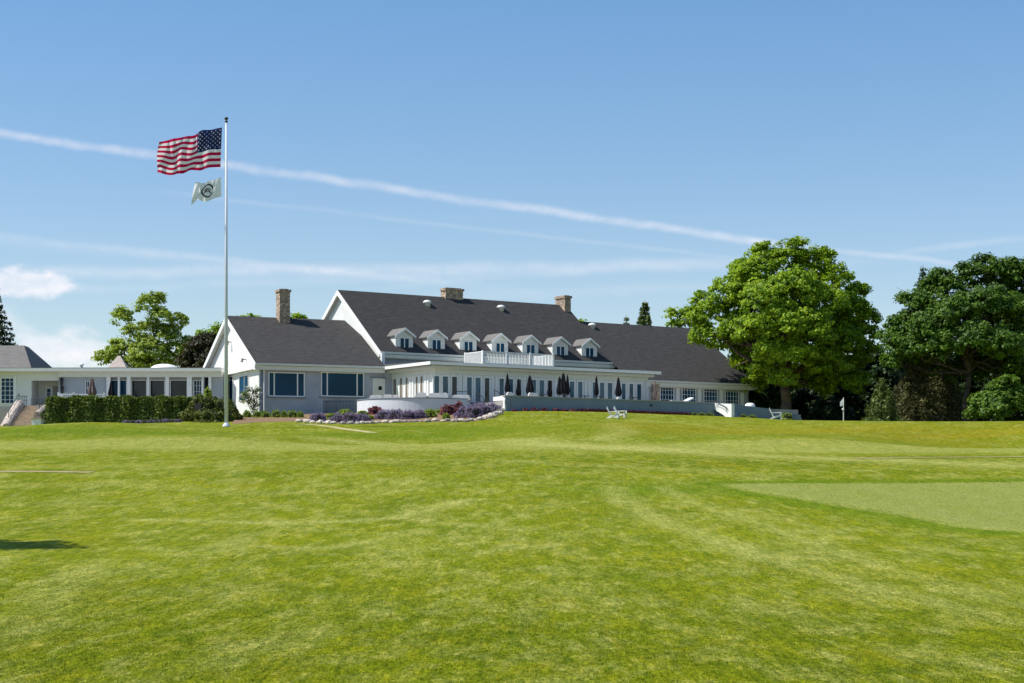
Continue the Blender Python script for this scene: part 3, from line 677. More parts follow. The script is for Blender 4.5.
# white service door on the left house next to the glazed room
ua, ub = FL.uat(372.5, 0), FL.uat(384.5, 0); b = MB(); zt = FL.zat(ua, 0, 378.3)
b.box(ua, ub, -.07, .02, ZF, zt, 0, FL); dr = b.build('service_door', 'white', club)
b = MB(); b.box(ua+.12, ub-.12, -.1, -.06, ZF+.1, zt-.12, 0, FL); b.build('door_leaf', 'cream', dr)
c = (ua+ub)/2; b = MB(); b.box(c-.03, c+.27, -.13, -.095, zt-1.05, zt-.7, 0, FL); b.build('pane', 'dark', dr)
b = MB(); b.box(ua-.2, ub+.1, -.22, .02, zt+.02, zt+.1, 0, FL); b.build('awning_ledge', 'wall_blue', dr)
# balcony railing on the flat roof
vB = 4.6; ub0, ub1 = FM.uat(483, vB), FM.uat(553.5, vB); zb0 = ztop+.36; zb1 = FM.zat(ub0, vB, 351.2)
bal = MB(); bal.box(ub0, ub1, vB, VM-.4, zb0-.10, zb0+.04, 0, FM); balo = bal.build('balcony', 'white', club)
def railing(fr, a, c, z0, z1, parent, post=.13, step=.16, mt='white', name='railing', spans=1):
    """a, c: (u,v)"""
    a = Vector(a); c = Vector(c); L_ = (c-a).length; b = MB()
    for k in range(spans+1):
        p = a.lerp(c, k/spans); b.box(p.x-post/2, p.x+post/2, p.y-post/2, p.y+post/2, z0, z1+.08, 0, fr)
    n = int(L_/step)
    for k in range(1, n):
        p = a.lerp(c, k/n); b.box(p.x-.03, p.x+.03, p.y-.03, p.y+.03, z0+.1, z1-.06, 0, fr)
    for (za, zb_) in ((z1-.06, z1+.02), (z0+.06, z0+.12)):
        d = (c-a).normalized(); n_ = Vector((-d.y, d.x))*.045; p = [a+n_, c+n_, c-n_, a-n_]
        b.prism([fr.w(q_.x, q_.y, za) for q_ in p], Vector((0, 0, zb_-za)))
    return b.build(name, mt, parent)
railing(FM, (ub0, vB), (ub1, vB), zb0, zb1, balo, spans=3)
for ux in (ub0+.2, (ub0+ub1)/2, ub1-.2):
    b = MB(); b.box(ux-.08, ux+.08, vB+.05, vB+.21, ztop-.05, zb0-.09, 0, FM); b.build('balcony_foot', 'white', balo)
railing(FM, (ub0, vB+.1), (ub0, VM-2.8), zb0, zb1, balo); railing(FM, (ub1, vB+.1), (ub1, VM-2.8), zb0, zb1, balo)

# ------------------------------------------------------------------ terrace walls and floor
ZW = 9.68; ZB = 9.58
def arc(p1, p2, p3, n):
    ax, ay = p1; bx_, by_ = p2; cx, cy = p3
    d = 2*(ax*(by_-cy)+bx_*(cy-ay)+cx*(ay-by_))
    ux = ((ax*ax+ay*ay)*(by_-cy)+(bx_*bx_+by_*by_)*(cy-ay)+(cx*cx+cy*cy)*(ay-by_))/d
    uy = ((ax*ax+ay*ay)*(cx-bx_)+(bx_*bx_+by_*by_)*(ax-cx)+(cx*cx+cy*cy)*(bx_-ax))/d
    r = math.hypot(ax-ux, ay-uy); t0 = math.atan2(ay-uy, ax-ux); t1 = math.atan2(cy-uy, cx-ux)
    if t1 < t0: t1 += 2*math.pi
    return [(ux+r*math.cos(t0+(t1-t0)*k/n), uy+r*math.sin(t0+(t1-t0)*k/n)) for k in range(n+1)], (ux, uy)
px_at = lambda px, D: ((px-512)/F*D, D)
A, ctr = arc(px_at(357, 157.6), px_at(423, 153.2), px_at(470, 155.4), 28)
def wall_along(pts, c, th, z0, z1, mtl, name, cap='paving', parent=None, capz=.07):
    inn = []
    for p in pts:
        d = Vector((c[0]-p[0], c[1]-p[1])).normalized(); inn.append((p[0]+d.x*th, p[1]+d.y*th))
    b = MB(); n = len(pts); z1s = z1 if isinstance(z1, (list, tuple)) else [z1]*n
    vs = [(*p, z0) for p in pts]+[(*p, z) for p, z in zip(pts, z1s)]+[(*p, z) for p, z in zip(inn, z1s)]+[(*p, z0) for p in inn]
    fs = []
    for k in range(n-1):
        for r_ in range(4): q_ = (r_+1) % 4; fs.append((r_*n+k, r_*n+k+1, q_*n+k+1, q_*n+k))
    fs += [(0, n, 2*n, 3*n), (n-1, 4*n-1, 3*n-1, 2*n-1)]
    b.add(vs, fs); return b
t = thing('bastion_wall', (*A[14], 7.6), 'curved white retaining wall behind the lavender bed, sunlit at its left end', 'retaining wall')
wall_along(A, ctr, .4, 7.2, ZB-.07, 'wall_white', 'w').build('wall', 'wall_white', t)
out = [(p[0]-(ctr[0]-p[0])/math.hypot(ctr[0]-p[0], ctr[1]-p[1])*.06, p[1]-(ctr[1]-p[1])/math.hypot(ctr[0]-p[0], ctr[1]-p[1])*.06) for p in A]
wall_along(out, ctr, .52, ZB-.066, ZB, 'paving', 'c').build('coping', 'wall_blue', t)
VT = -6.0
uA = FM.uat(506, VT); uB = FM.uat(735, VT); uC = FM.uat(769, VT); uD = FM.uat(801, VT)
t = thing('terrace_wall', FM.w((uA+uB)/2, VT, 7.9), 'long straight grey-blue retaining wall in shade below the closed black umbrellas', 'retaining wall')
b = MB(); b.box(uA, uB, VT, VT+.4, 7.4, ZW-.07, 0, FM)
b.prism([FM.w(uB, VT+.01, 7.4), FM.w(uD, VT+.01, 7.4), FM.w(uD, VT+.01, FM.zat(uD, VT, 414.6)), FM.w(uC+.7, VT+.01, FM.zat(uC, VT, 414.2)), FM.w(uC+.68, VT+.01, FM.zat(uC, VT, 409)), FM.w(uC, VT+.01, FM.zat(uC, VT, 408.6)), FM.w(uB, VT+.01, ZW-.1)], Vector((FM.V[0], FM.V[1], 0))*.36)
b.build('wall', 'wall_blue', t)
b = MB(); b.box(uA-.05, uB, VT-.07, VT+.47, ZW-.066, ZW+.02, 0, FM); b.build('coping', 'paving', t)
for px, py in ((651, 405.4),):
    u = FM.uat(px, VT); z = FM.zat(u, VT, py); b = MB(); b.box(u-.13, u+.13, VT-.05, VT+.01, z-.09, z+.09, 0, FM); b.build('wall_light', 'iron', t)
# terrace floor
b = MB(); b.prism([FM.w(uA, VT+.4, ZF-.01), FM.w(uD, VT+.4, ZF-.01), FM.w(uD, VR+.2, ZF-.01), FM.w(uA, .92, ZF-.01)], (0, 0, -.5))
b.prism([(*(Vector(p)*.93+Vector(ctr)*.07), ZF-.004) for p in A[1:]]+[(*px_at(470, 156.6), ZF-.004), (*px_at(494, 155.4), ZF-.004), FM.w(uA-.01, VT+.4, ZF-.004), FM.w(uA-.01, .92, ZF-.004), FM.w(.92, .92, ZF-.004), FM.w(.92, 6.8, ZF-.004)], (0, 0, -.4))
o = b.build('terrace_floor', 'paving'); setp(o, kind='structure')
# steps in the gap of the terrace wall, with cheek block and handrails
t = thing('garden_steps', (*px_at(483, 155.5), 8.3), 'short white steps between the curved wall and the straight terrace wall', 'steps')
for k in range(5):
    b = MB(); pA = Vector(px_at(470.5, 156.2-k*.34)); pB = Vector(px_at(493, 155.0-k*.34)); z = ZF-.17*k
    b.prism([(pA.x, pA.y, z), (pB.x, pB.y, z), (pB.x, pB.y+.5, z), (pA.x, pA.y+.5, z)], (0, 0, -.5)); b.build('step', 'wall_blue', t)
b = MB(); pB = px_at(493.2, 155.2); pA = px_at(504.6, 152.0)
b.prism([(*pB, 8.7), (*pB, 9.72), (pA[0]*.85+pB[0]*.15, pA[1]*.85+pB[1]*.15, 9.66), (*pA, 9.35), (*pA, 8.0)], (.28, .18, 0)); b.build('cheek_block', 'white', t)
def handrail(p, q_, h, mt, parent, name='handrail', curl=True):
    p = Vector(p); q_ = Vector(q_); b = MB(); up = Vector((0, 0, h))
    b.tube(p, p+up, .028, n=6); b.tube(q_, q_+up, .028, n=6); b.tube(p+up, q_+up, .03, n=6); b.tube(p+up*.5, q_+up*.5, .015, n=6)
    if curl: d = (q_-p).normalized(); b.tube(q_+up, q_+up+d*.2-Vector((0, 0, .18)), .03, n=6)
    return b.build(name, mt, parent)
handrail((*px_at(456, 156.4), ZF), (*px_at(467.5, 155.9), ZF), .95, 'iron', t); handrail((*px_at(494.5, 155.4), ZF+.1), (*px_at(500, 155.4), ZF-.2), .95, 'iron', t)
handrail((*px_at(476, 156.2), ZF), (*px_at(484, 154.4), ZF-.7), .95, 'iron', t); handrail((*px_at(505.5, 151.7), 8.9), (*px_at(510.5, 151.0), 8.6), .8, 'iron', t)
# right hand white block with steps
t = thing('stair_block', FM.w(FM.uat(723, VT-.4), VT-.4, 8.4), 'bright white stair cheek wall with dark handrail, toward the right end of the terrace', 'stair wall')
ua, ub, um = FM.uat(714, VT-1), FM.uat(732, VT-1), FM.uat(721, VT-1)
us_ = FM.uat(714.3, VT-.02); ve = FM.vat(731.5, us_)
b = MB(); b.prism([FM.w(us_, VT-.01, 9.05), FM.w(us_, VT-.01, ZW-.05), FM.w(us_, ve, FM.zat(us_, ve, 404.0)), FM.w(us_, ve, 7.8), FM.w(us_, VT*.5+ve*.5, FM.zat(us_, VT*.5+ve*.5, 414.5))], Vector((FM.U[0], FM.U[1], 0))*.35); b.build('block', 'white', t)
b = MB()
for k in range(4): b.box(us_+.36, us_+1.9, VT-.35*(k+1), VT-.35*k-.01, 7.8, ZF-.2*(k+1), 0, FM)
b.build('step', 'wall_blue', t)
handrail(FM.w(us_-.1, VT-.5, ZW-.5), FM.w(us_-.1, ve*.75+VT*.25, 8.7), .5, 'iron', t)

# ------------------------------------------------------------------ flat-roofed wing on the left
DW = 165.0; FW = Fr(0, DW, 0); XW = lambda px, D=DW: (px-512)/F*D; ZWg = lambda py, D=DW: EYE+(HY-py)*D/F
wing = thing('entrance_wing', (XW(110), DW, 9.1), 'low flat-roofed white wing with big panes and a recessed porch, behind the hedge', 'building')
zf0, zf1, zgl = ZWg(368.8), ZWg(377.2), ZWg(379.4)
b = MB(); b.box(XW(-70), XW(222.5), -.9, 9, zf0-.28, zf0, 0, FW); b.build('flat_roof', 'cream', wing)
b = MB(); b.box(XW(30), XW(222), -.78, 9, zf0, zf0+.06, 0, FW); b.build('roof_covering', 'flatroof', wing)
b = MB(); b.box(XW(59), XW(222), -.35, 3, zf1, zf0-.28, 0, FW); b.build('frieze', 'cream', wing)
# walls
b = MB(); b.box(XW(-70), XW(31.5), 0, 8, 6.5, zf0-.28, 0, FW); b.box(XW(31.5), XW(58.6), 0, .3, ZWg(380.6), zf0-.28, 0, FW); b.build('wall', 'cream', wing)
b = MB(); b.box(XW(58.6), XW(110), 0, 8, 8.2, zf1, 0, FW); b.box(XW(110), XW(205), .6, 8, 8.2, zf1, 0, FW); b.box(XW(209.5), XW(223), 0, 1.6, 8.2, zf1, 0, FW); wl = b.build('wall', 'grey_board', wing)
b = MB(); b.box(XW(31.5), XW(58.6), 2.4, 8, 8.2, zf0-.3, 0, FW); b.build('porch_wall', 'cream', wing)
# porch doors
window(FW, 2.4, XW(34, 167.4), XW(38.2, 167.4), 9.2, ZWg(387.5, 167.4), (0, 1), 4, wing, name='porch_window', frame=.08)
window(FW, 2.4, XW(45.5, 167.4), XW(52.4, 167.4), 9.1, ZWg(387, 167.4), (0, 1), 4, wing, name='porch_door', frame=.16)
b = MB(); b.box(XW(52.8, 167), XW(58, 167), .3, 2.2, 9.1, 9.2, 0, FW)
for k in range(5): xx = XW(53.5+k*1.0, 166.5); b.box(xx-.02, xx+.02, 1.5, 1.54, 9.1, ZWg(386, 166.5), 0, FW)
b.build('iron_screen', 'iron', wing)
window(FW, 0, XW(.6), XW(14.6), ZWg(404.2), ZWg(377.3), (0, .333, .667, 1), 6, wing, name='paned_window', mull=.04, frame=.10)
b = MB(); b.box(XW(14.6), XW(16.2), -.08, .02, ZWg(405), zf1+.1, 0, FW); b.build('shutter_board', 'white', wing)
for (a, c) in ((-30, -16), (-56, -42)):
    window(FW, 0, XW(a), XW(c), ZWg(404.2), ZWg(377.3), (0, .333, .667, 1), 6, wing, name='paned_window', mull=.04, frame=.10)
window(FW, 0, XW(85.6), XW(90), 9.9, ZWg(381), (0, .5, 1), 3, wing, name='small_window', mull=.03, frame=.05)
for (a, c) in ((109.8, 118.8), (119.6, 127), (131.4, 147), (149.8, 165.2), (170.2, 187.6)):
    window(FW, .6, XW(a, DW+.6), XW(c, DW+.6), 9.12, zgl-.0, (0, 1), 1, wing, name='glass_wall', frame=.07, glass='glass_dark' if a > 125 else 'glass')
window(FW, .58, XW(191.8), XW(201.6), 9.12, zgl, (0, .12, .4, .67, .88, 1), 5, wing, name='french_door', mull=.05, frame=.1)
for px, wd in ((108.9, .35), (119.2, .16), (129.2, .32), (148.6, .16), (167.6, .32), (189.7, .42), (203, .15), (210.2, .24)):
    b = MB(); b.box(XW(px)-wd/2, XW(px)+wd/2, -.25, .05, 8.2, zf1, 0, FW); b.build('column', 'white', wing)
b = MB(); b.box(XW(204.2), XW(208.7), .35, .5, 9.9, zf1, 0, FW); b.build('dark_opening', 'dark', wing)
# hipped grey roof at far left
b = MB(); zt = ZWg(345.5, 169); ze = zf0+.03
vs = [(XW(-90), DW-.9, ze), (XW(34.0), DW-.9, ze), (XW(34), DW+10, ze), (XW(-90), DW+10, ze), (XW(-70, 169), DW+4.5, zt), (XW(24.3, 169), DW+3.9, zt), (XW(23, 169), DW+6, zt), (XW(-70, 169), DW+6, zt)]
b.add(vs, [(0, 1, 5, 4), (1, 2, 6, 5), (2, 3, 7, 6), (3, 0, 4, 7), (4, 5, 6, 7), (3, 2, 1, 0)]); b.build('hip_roof', 'shingle2', wing)
# things on the flat roof
b = MB(); b.lathe([(1.38, 0), (1.38, .12), (1.25, .28), (.9, .48), (.45, .58), (.02, .6)], (XW(164.5, 168), 168, zf0+.05), 24); b.build('domed_skylight', 'white', wing, smooth=True)
b = MB(); b.lathe([(.5, 0), (.5, .1), (.4, .2), (.02, .25)], (XW(143.5, 168), 168, zf0+.05), 16); b.build('domed_skylight', 'white', wing, smooth=True)
for k, (px, hgt) in enumerate(((80.5, .5),)):
    b = MB(); b.lathe([(.13, 0), (.13, hgt*.6), (.24, hgt*.6), (.24, hgt*.75), (.1, hgt), (.01, hgt+.03)], (XW(px), DW+.4, zf0+.05), 10); b.build('roof_vent', 'white', wing)
c = (XW(119, 169), 169.); b = MB(); zz = zf0+.05; hh = ZWg(355.8, 169)-zz; ww = 1.05
b.add([(c[0]-ww, c[1]-ww, zz), (c[0]+ww, c[1]-ww, zz), (c[0]+ww, c[1]+ww, zz), (c[0]-ww, c[1]+ww, zz), (c[0]-.12, c[1], zz+hh), (c[0]+.12, c[1], zz+hh)], [(0, 1, 5, 4), (1, 2, 5), (2, 3, 4, 5), (3, 0, 4), (3, 2, 1, 0)])
cu = b.build('pyramid_cupola', 'tile_tan', wing)
b = MB()
for i in range(4):
    for j in range(3):
        if abs(i-1.5)*.28 < .75-j*.22: b.box(c[0]-.42+i*.26, c[0]-.26+i*.26, c[1]-ww+.18+j*.27, c[1]-ww+.24+j*.27, zz+.14+j*.27, zz+.32+j*.27)
b.build('lattice_pane', 'white', cu)
# deck floor and its white railing
b = MB(); b.box(XW(60), XW(224), -8.5, .6, 6.4, 9.1, 0, FW); o = b.build('deck_floor', 'paving'); setp(o, kind='structure')
DR_ = 157.5
t = thing('deck_railing', (XW(78, DR_), DR_, 9.1), 'white railing with small rectangles along the deck, behind the left end of the hedge', 'railing')
b = MB()
xa, xb = XW(58.5, DR_), XW(104, DR_)
b.box(xa, xb, DR_-.03, DR_+.03, 10.02, 10.12); b.box(xa, xb, DR_-.03, DR_+.03, 9.2, 9.3)
n = 26
for k in range(n): x = xa+(xb-xa)*k/n; b.box(x, x+.035, DR_-.02, DR_+.02, 9.3, 10.02)
b.build('rail', 'white', t)
for k in range(4):
    x = xa+(xb-xa)*k/3; b = MB(); b.box(x-.07, x+.07, DR_-.07, DR_+.07, 9.1, 10.25); b.build('post', 'white', t)
b = MB(); b.box(XW(58.5, DR_), XW(63, DR_), DR_-.08, DR_+.08, 9.1, 10.1); b.build('end_panel', 'white', t)
# wall lanterns
for k, (px, py, lab) in enumerate(((62.3, 381.5, 'upper black wall lantern beside the porch opening'), (62.8, 389.5, 'lower wall lantern beside the porch opening, just above the white railing'))):
    x, z = XW(px), ZWg(py); b = MB(); b.lathe([(.03, -.42), (.13, -.3), (.17, .15), (.21, .17), (.05, .34), (.01, .4)], (x, DW-.28, z), 8); t = thing('wall_lantern', (x, DW-.28, z-.4), lab, 'lantern')
    b.build('lantern_body', 'iron', t); b = MB(); b.tube((x, DW-.28, z+.3), (x, DW, z+.3), .025); b.build('bracket', 'iron', t)
# stone steps with cheeks and rails at far left
t = thing('stone_stairs', (XW(28, 152), 152, 6.9), 'tan stone staircase climbing to the porch between pinkish rounded side walls', 'staircase')
nst = 11; z0s, z1s = 6.95, 9.1
b = MB()
for k in range(nst):
    D = 150.3+k*.72; z = z0s+(z1s-z0s)*(k+1)/nst
    xl = XW(13+k*.9, D); xr = XW(36+k*.25, D)
    b.box(xl, xr, D, 159, 6.4, z) if k == 0 else b.box(xl, xr, D, 159, z-(z1s-z0s)/nst+.001, z)
b.build('steps', 'step', t)
b = MB(); b.box(XW(14), XW(60), 158.9, DW+2.5, 6.5, 9.08); b.build('landing', 'paving', t)
for (a0, a1, D0, D1, z_0, z_1, r) in ((6.0, 20.4, 150.2, 157.6, 7.0, 9.35, .27), (3.5, 17.0, 151, 158, 7.0, 9.4, .16), (48, 37, 158, 152.5, 9.1, 8.05, .3)):
    b = MB(); p = Vector((XW(a0, D0), D0, z_0)); q_ = Vector((XW(a1, D1), D1, z_1)); 
    dn = Vector((0, 0, -1.0)); sd_ = Vector((.32, 0, 0))
    b.prism([p-sd_, q_-sd_, q_-sd_+dn*1.6, p-sd_+dn], sd_*2); b.tube(p, q_, r, r, 10)
    b.build('side_wall', 'cheek', t)
handrail((XW(8.5, 152), 152, 7.6), (XW(19, 157), 157, 9.35), .75, 'iron', t, curl=False)
b = MB()
for k in range(5):
    x = XW(19+k*1.9, 158.6); b.tube((x, 158.6, 9.1), (x, 158.6, 10.0), .025, n=5)
b.tube((XW(18.5, 158.6), 158.6, 10.0), (XW(27.5, 158.6), 158.6, 9.95), .03, n=6); b.tube((XW(18.5, 158.6), 158.6, 9.6), (XW(27.5, 158.6), 158.6, 9.6), .02, n=6); b.build('scroll_railing', 'iron', t)
handrail((XW(39.5, 154), 154, 8.2), (XW(50, 158), 158, 9.3), .8, 'iron', t, curl=False)
b = MB()
for k in range(10):
    x = XW(31+k*2.2, 163); b.tube((x, 163, 9.1), (x, 163, 9.95), .02, n=5)
b.tube((XW(30.5, 163), 163, 9.95), (XW(52, 163), 163, 9.95), .03, n=6); b.build('porch_rail', 'iron', t)
D = 149.4; b = MB(); b.box(XW(31.6, D), XW(41, D), D, D+.9, 6.6, ZWg(419.3, D)); t = thing('gate_pier', (XW(36, D), D, 6.9), 'low square white pier with a tan cap at the foot of the stone stairs', 'pier'); b.build('shaft', 'white', t)
b = MB(); b.box(XW(31.0, D), XW(41.6, D), D-.06, D+.96, ZWg(419.3, D)+.003, ZWg(418.1, D)); b.build('cap', 'step', t)

# ------------------------------------------------------------------ flagpole and flags
DP = 130.; zp0 = g1(*px_at(227, DP)); xpole = XW(226.3, DP); zpt = EYE+(HY-122.5)*DP/F
t = thing('flagpole', (xpole, DP, zp0), 'very tall tapered white flagpole standing in front of the gabled house', 'flagpole')
b = MB(); b.tube((xpole, DP, zp0-.1), (xpole, DP, zpt), .138, .066, 16); b.build('shaft', 'steel', t, smooth=True)
b = MB(); b.lathe([(.28, 0), (.28, .08), (.21, .16), (.17, .26), (.145, .28)], (xpole, DP, zp0-.02), 20); b.build('base_collar', 'steel', t, smooth=True)
b = MB(); b.lathe([(.05, 0), (.12, .05), (.12, .10), (.05, .14), (.04, .18), (.12, .22), (.15, .29), (.12, .36), (.02, .40)], (xpole, DP, zpt), 14); b.build('finial', 'brass', t, smooth=True)
b = MB(); b.tube((xpole-.13, DP-.12, zp0+1.3), (xpole-.10, DP-.10, zpt-.05), .012, n=5); b.build('halyard', 'white', t)
def cloth(h0, h1, f0, f1, nu, nv, amp, ph=0, waves=2.4):
    """hoist top/bottom and fly top/bottom corners -> grid of points"""
    G = []
    for j in range(nv+1):
        row = []
        for i in range(nu+1):
            s = i/nu; tt = j/nv
            a = Vector(h0).lerp(Vector(f0), s); c_ = Vector(h1).lerp(Vector(f1), s); p = a.lerp(c_, tt)
            wv = (math.sin(2*math.pi*(waves*s+.45*tt)+ph)+.35*math.sin(2*math.pi*(waves*1.9*s-.7*tt)+2+ph))*amp*(s**.6)
            wz = (math.sin(math.pi*s*2.0+.4+ph)*.20-.0)*amp*1.3*(s**.5) + math.sin(2*math.pi*(waves*1.5*s-.5*tt)+1)*.08*s
            row.append(p+Vector((0.06*wv, wv, wz)))
        G.append(row)
    return G
P3 = lambda px, py, D=DP: Vector((XW(px, D), D, EYE+(HY-py)*D/F))
G = cloth(P3(222.0, 127.5), P3(220.5, 167.2), P3(159.0, 141.5), P3(158.0, 175.0), 78, 39, .42, .3)
flag = thing('national_flag', P3(222, 167), 'red, white and blue striped flag with stars, flying from the top of the pole', 'flag')
for part_, test in (('stripes', lambda i, j: not (i < 31 and j < 21)), ('canton', lambda i, j: i < 31 and j < 21)):
    b = MB(); ids = {}
    b.v = [tuple(p) for r_ in G for p in r_]
    for j in range(39):
        for i in range(78):
            if test(i, j): b.f.append((j*79+i, j*79+i+1, (j+1)*79+i+1, (j+1)*79+i)); b.m.append(0 if part_ == 'canton' or (j//3) % 2 == 0 else 1)
    if part_ == 'canton':
        for r_ in range(9):
            for c_ in range(6 if r_ % 2 == 0 else 5):
                fi = (c_+.5+(.5 if r_ % 2 else 0))*31/6; fj = (r_+1)*2.1
                i = int(fi); j = int(fj); p = G[j][i].lerp(G[j][i+1], fi-i); p2 = G[j+1][i].lerp(G[j+1][i+1], fi-i); p = p.lerp(p2, fj-j)
                ex = (G[j][i+1]-G[j][i]).normalized(); ez = (G[j][i]-G[j+1][i]).normalized(); nn = ex.cross(ez)
                for sg in (-1, 1):
                    q5 = []
                    for k in range(10):
                        rr = .075 if k % 2 == 0 else .032; a = math.pi/2+k*math.pi/5; q5.append(p+nn*sg*.012+ex*math.cos(a)*rr+ez*math.sin(a)*rr)
                    b.add(q5, [tuple(range(10))], 1)
        b.build('canton', ['navy', 'flagw'], flag, smooth=False)
    else: b.build('stripes', ['red', 'flagw'], flag, smooth=True)
G2 = cloth(P3(221.0, 177.5), P3(221.5, 196.5), P3(196.0, 184.5), P3(190.5, 204.0), 40, 24, .30, 2.0, 1.4)
club_flag = thing('club_flag', P3(221, 197), 'small white flag with a dark round emblem, flying below the striped flag', 'flag')
b = MB(); b.v = [tuple(p) for r_ in G2 for p in r_]
for j in range(24):
    for i in range(40): b.f.append((j*41+i, j*41+i+1, (j+1)*41+i+1, (j+1)*41+i)); b.m.append(0)
b.build('cloth', 'flagw', club_flag, smooth=True)
def G2p(s, tt, off):
    fi = min(39.99, max(0, s*40)); fj = min(23.99, max(0, tt*24)); i = int(fi); j = int(fj)
    p = G2[j][i].lerp(G2[j][i+1], fi-i).lerp(G2[j+1][i].lerp(G2[j+1][i+1], fi-i), fj-j)
    n_ = (G2[j][i+1]-G2[j][i]).cross(G2[j+1][i]-G2[j][i]).normalized(); return p+n_*off
b = MB()
for off in (.012, -.012):
    ring = []; nn = 40
    for k in range(nn):
        a = 2*math.pi*k/nn
        for rr in (.26, .33): ring.append(G2p(.5+rr*.68*math.cos(a), .46+rr*math.sin(a), off))
    b.add(ring, [(2*k, 2*k+1, (2*k+3) % (2*nn), (2*k+2) % (2*nn)) for k in range(nn) if not 16 < k < 20])
    for (s0, t0, s1, t1, w_) in ((.40, .60, .50, .36, .035), (.50, .36, .60, .60, .035), (.44, .50, .56, .50, .03), (.42, .34, .58, .34, .03), (.38, .46, .44, .38, .03), (.56, .38, .62, .48, .03)):
        dx, dt = s1-s0, t1-t0; l_ = math.hypot(dx, dt); nx_, nt_ = -dt/l_*w_*.5, dx/l_*w_*.5
        b.add([G2p(s0+nx_, t0+nt_, off), G2p(s1+nx_, t1+nt_, off), G2p(s1-nx_, t1-nt_, off), G2p(s0-nx_, t0-nt_, off)], [(0, 1, 2, 3)])
b.build('emblem', 'iron', club_flag)

# ------------------------------------------------------------------ golf pin
DG_ = 136.; xg = XW(843.5, DG_); zg0 = g1(xg, DG_); t = thing('golf_pin', (xg, DG_, zg0), 'thin pale golf flagstick with a small white flag, in front of the dark trees', 'golf flag')
ztp = EYE+(HY-397.5)*DG_/F
b = MB(); b.tube((xg, DG_, zg0-.1), (xg, DG_, ztp), .035, .03, 8); b.build('stick', 'lime_pin' if False else 'cream', t)
b = MB(); vs = []; 
for k in range(7):
    s = k/6; x = xg-.02-s*.26; y = DG_+.05*math.sin(s*5); vs += [(x, y, ztp-.08-s*.28), (x, y, ztp-.62-s*.05)]
b.add(vs, [(2*k, 2*k+2, 2*k+3, 2*k+1) for k in range(6)]); b.build('pennant', 'flagw', t)
b = MB(); b.lathe([(.04, 0), (.09, .03), (.09, .14), (.04, .17)], (xg-.03, DG_, zg0+.55+.25), 8); b.build('marker_ball', 'brass' if False else 'cream', t)

# ------------------------------------------------------------------ adirondack chairs
def adirondack(x, y, rz, label, s=1.0, group='white lawn chairs'):
    t = thing('lawn_chair', (x, y, g1(x, y)), label, 'garden chair', group, rz)
    ORG[t.name] = Vector((0, 0, 0))
    def part(name, fn):
        b = MB(); fn(b); b.v = [(a*s, c*s, d*s) for a, c, d in b.v]; me_ = b.build(name, 'white', t); return me_
    # chair faces +x; back at -x
    def seat(b):
        for k in range(6): xx = .34-k*.125; z = .40-k*.035; b.prism([(xx, -.27, z), (xx-.11, -.27, z-.03), (xx-.11, .27, z-.03), (xx, .27, z)], (0, 0, .025))
    def back(b):
        for k in range(5):
            y0 = -.26+k*.108; top = 1.02-.05*abs(k-2)**1.5; spread = (k-2)*.03
            b.prism([(-.30, y0, .22), (-.30, y0+.095, .22), (-.66, y0+.095+spread, top), (-.66, y0+spread, top)], (.02, 0, .015))
        b.prism([(-.47, -.28, .60), (-.47, .28, .60), (-.50, .28, .68), (-.50, -.28, .68)], (-.03, 0, 0))
    part('seat', seat); part('backrest', back)
    for sg in (-1, 1):
        part('armrest', lambda b: b.prism([(.42, sg*.25, .60), (.42, sg*.40, .60), (-.45, sg*.36, .57), (-.45, sg*.27, .57)], (0, 0, .03)))
        part('leg', lambda b: b.box(.28, .37, sg*.27, sg*.30, 0, .60))
        part('leg', lambda b: b.prism([(.36, sg*.25, .40), (.36, sg*.25, .30), (-.62, sg*.25, 0), (-.72, sg*.25, 0), (-.40, sg*.25, .22)], (0, sg*.025, 0)))
    return t
for (px, py, rz, lab, s) in ((614.5, 418.6, R(-14), 'left one of the two white slatted chairs side by side on the lawn', .95), (621.5, 418.0, R(-22), 'right one of the two white slatted chairs side by side on the lawn', .95), (777, 417.9, R(-4), 'lone white slatted chair by the low end of the terrace wall', 1.05)):
    x, y = onground(px, py, 100, 172) if px < 700 else (XW(px, 163.5), 163.5); adirondack(x, y, rz, lab, s)

# ------------------------------------------------------------------ terrace furniture: closed umbrellas
def umbrella(x, y, zb, ht, label, group, mtl='canvas', wd=.26, planter=False, rz=0.):
    t = thing('closed_umbrella', (x, y, zb), label, 'umbrella', group); 
    b = MB(); b.tube((x, y, zb), (x, y, zb+ht), .025, n=6); b.build('pole', 'iron', t)
    b = MB(); b.lathe([(wd*.55, -.60*ht-.13), (wd, -.58*ht), (wd*1.05, -.48*ht), (wd*.62, -.25*ht), (wd*.42, -.08*ht), (wd*.28, -.02*ht), (.02, .03*ht)], (x, y, zb+ht*.98), 16, fold=.16); b.build('canopy', mtl, t)
    b = MB(); b.lathe([(.26, 0), (.26, .06), (.08, .1), (.05, .35)], (x, y, zb), 12); b.build('base', 'iron', t)
    return t
GU = 'closed umbrellas along the terrace'
ul = [(507.4, 373.8, -3.0, .22, 'first closed black umbrella to the right of the garden steps'), (518.4, 379, -1.2, .22, 'closed black umbrella half hidden between the two pale-backed sofas'),
      (529.8, 375.5, -3.0, .32, 'thick closed black umbrella above the wide cream sofa'), (549.7, 380, -1.2, .22, 'closed black umbrella standing alone against the french doors left of the group of three'),
      (559.6, 376.6, -2.6, .26, 'left of the three bunched closed black umbrellas'), (563.3, 373.0, -3.2, .32, 'tallest, middle of the three bunched closed black umbrellas'),
      (567.5, 374.8, -2.2, .20, 'right of the three bunched closed black umbrellas'), (596.4, 376.2, -2.6, .20, 'slim closed black umbrella second from the right on the terrace'),
      (618.4, 377.5, -3.0, .27, 'rightmost closed black umbrella above a white base, behind the pair of lawn chairs')]
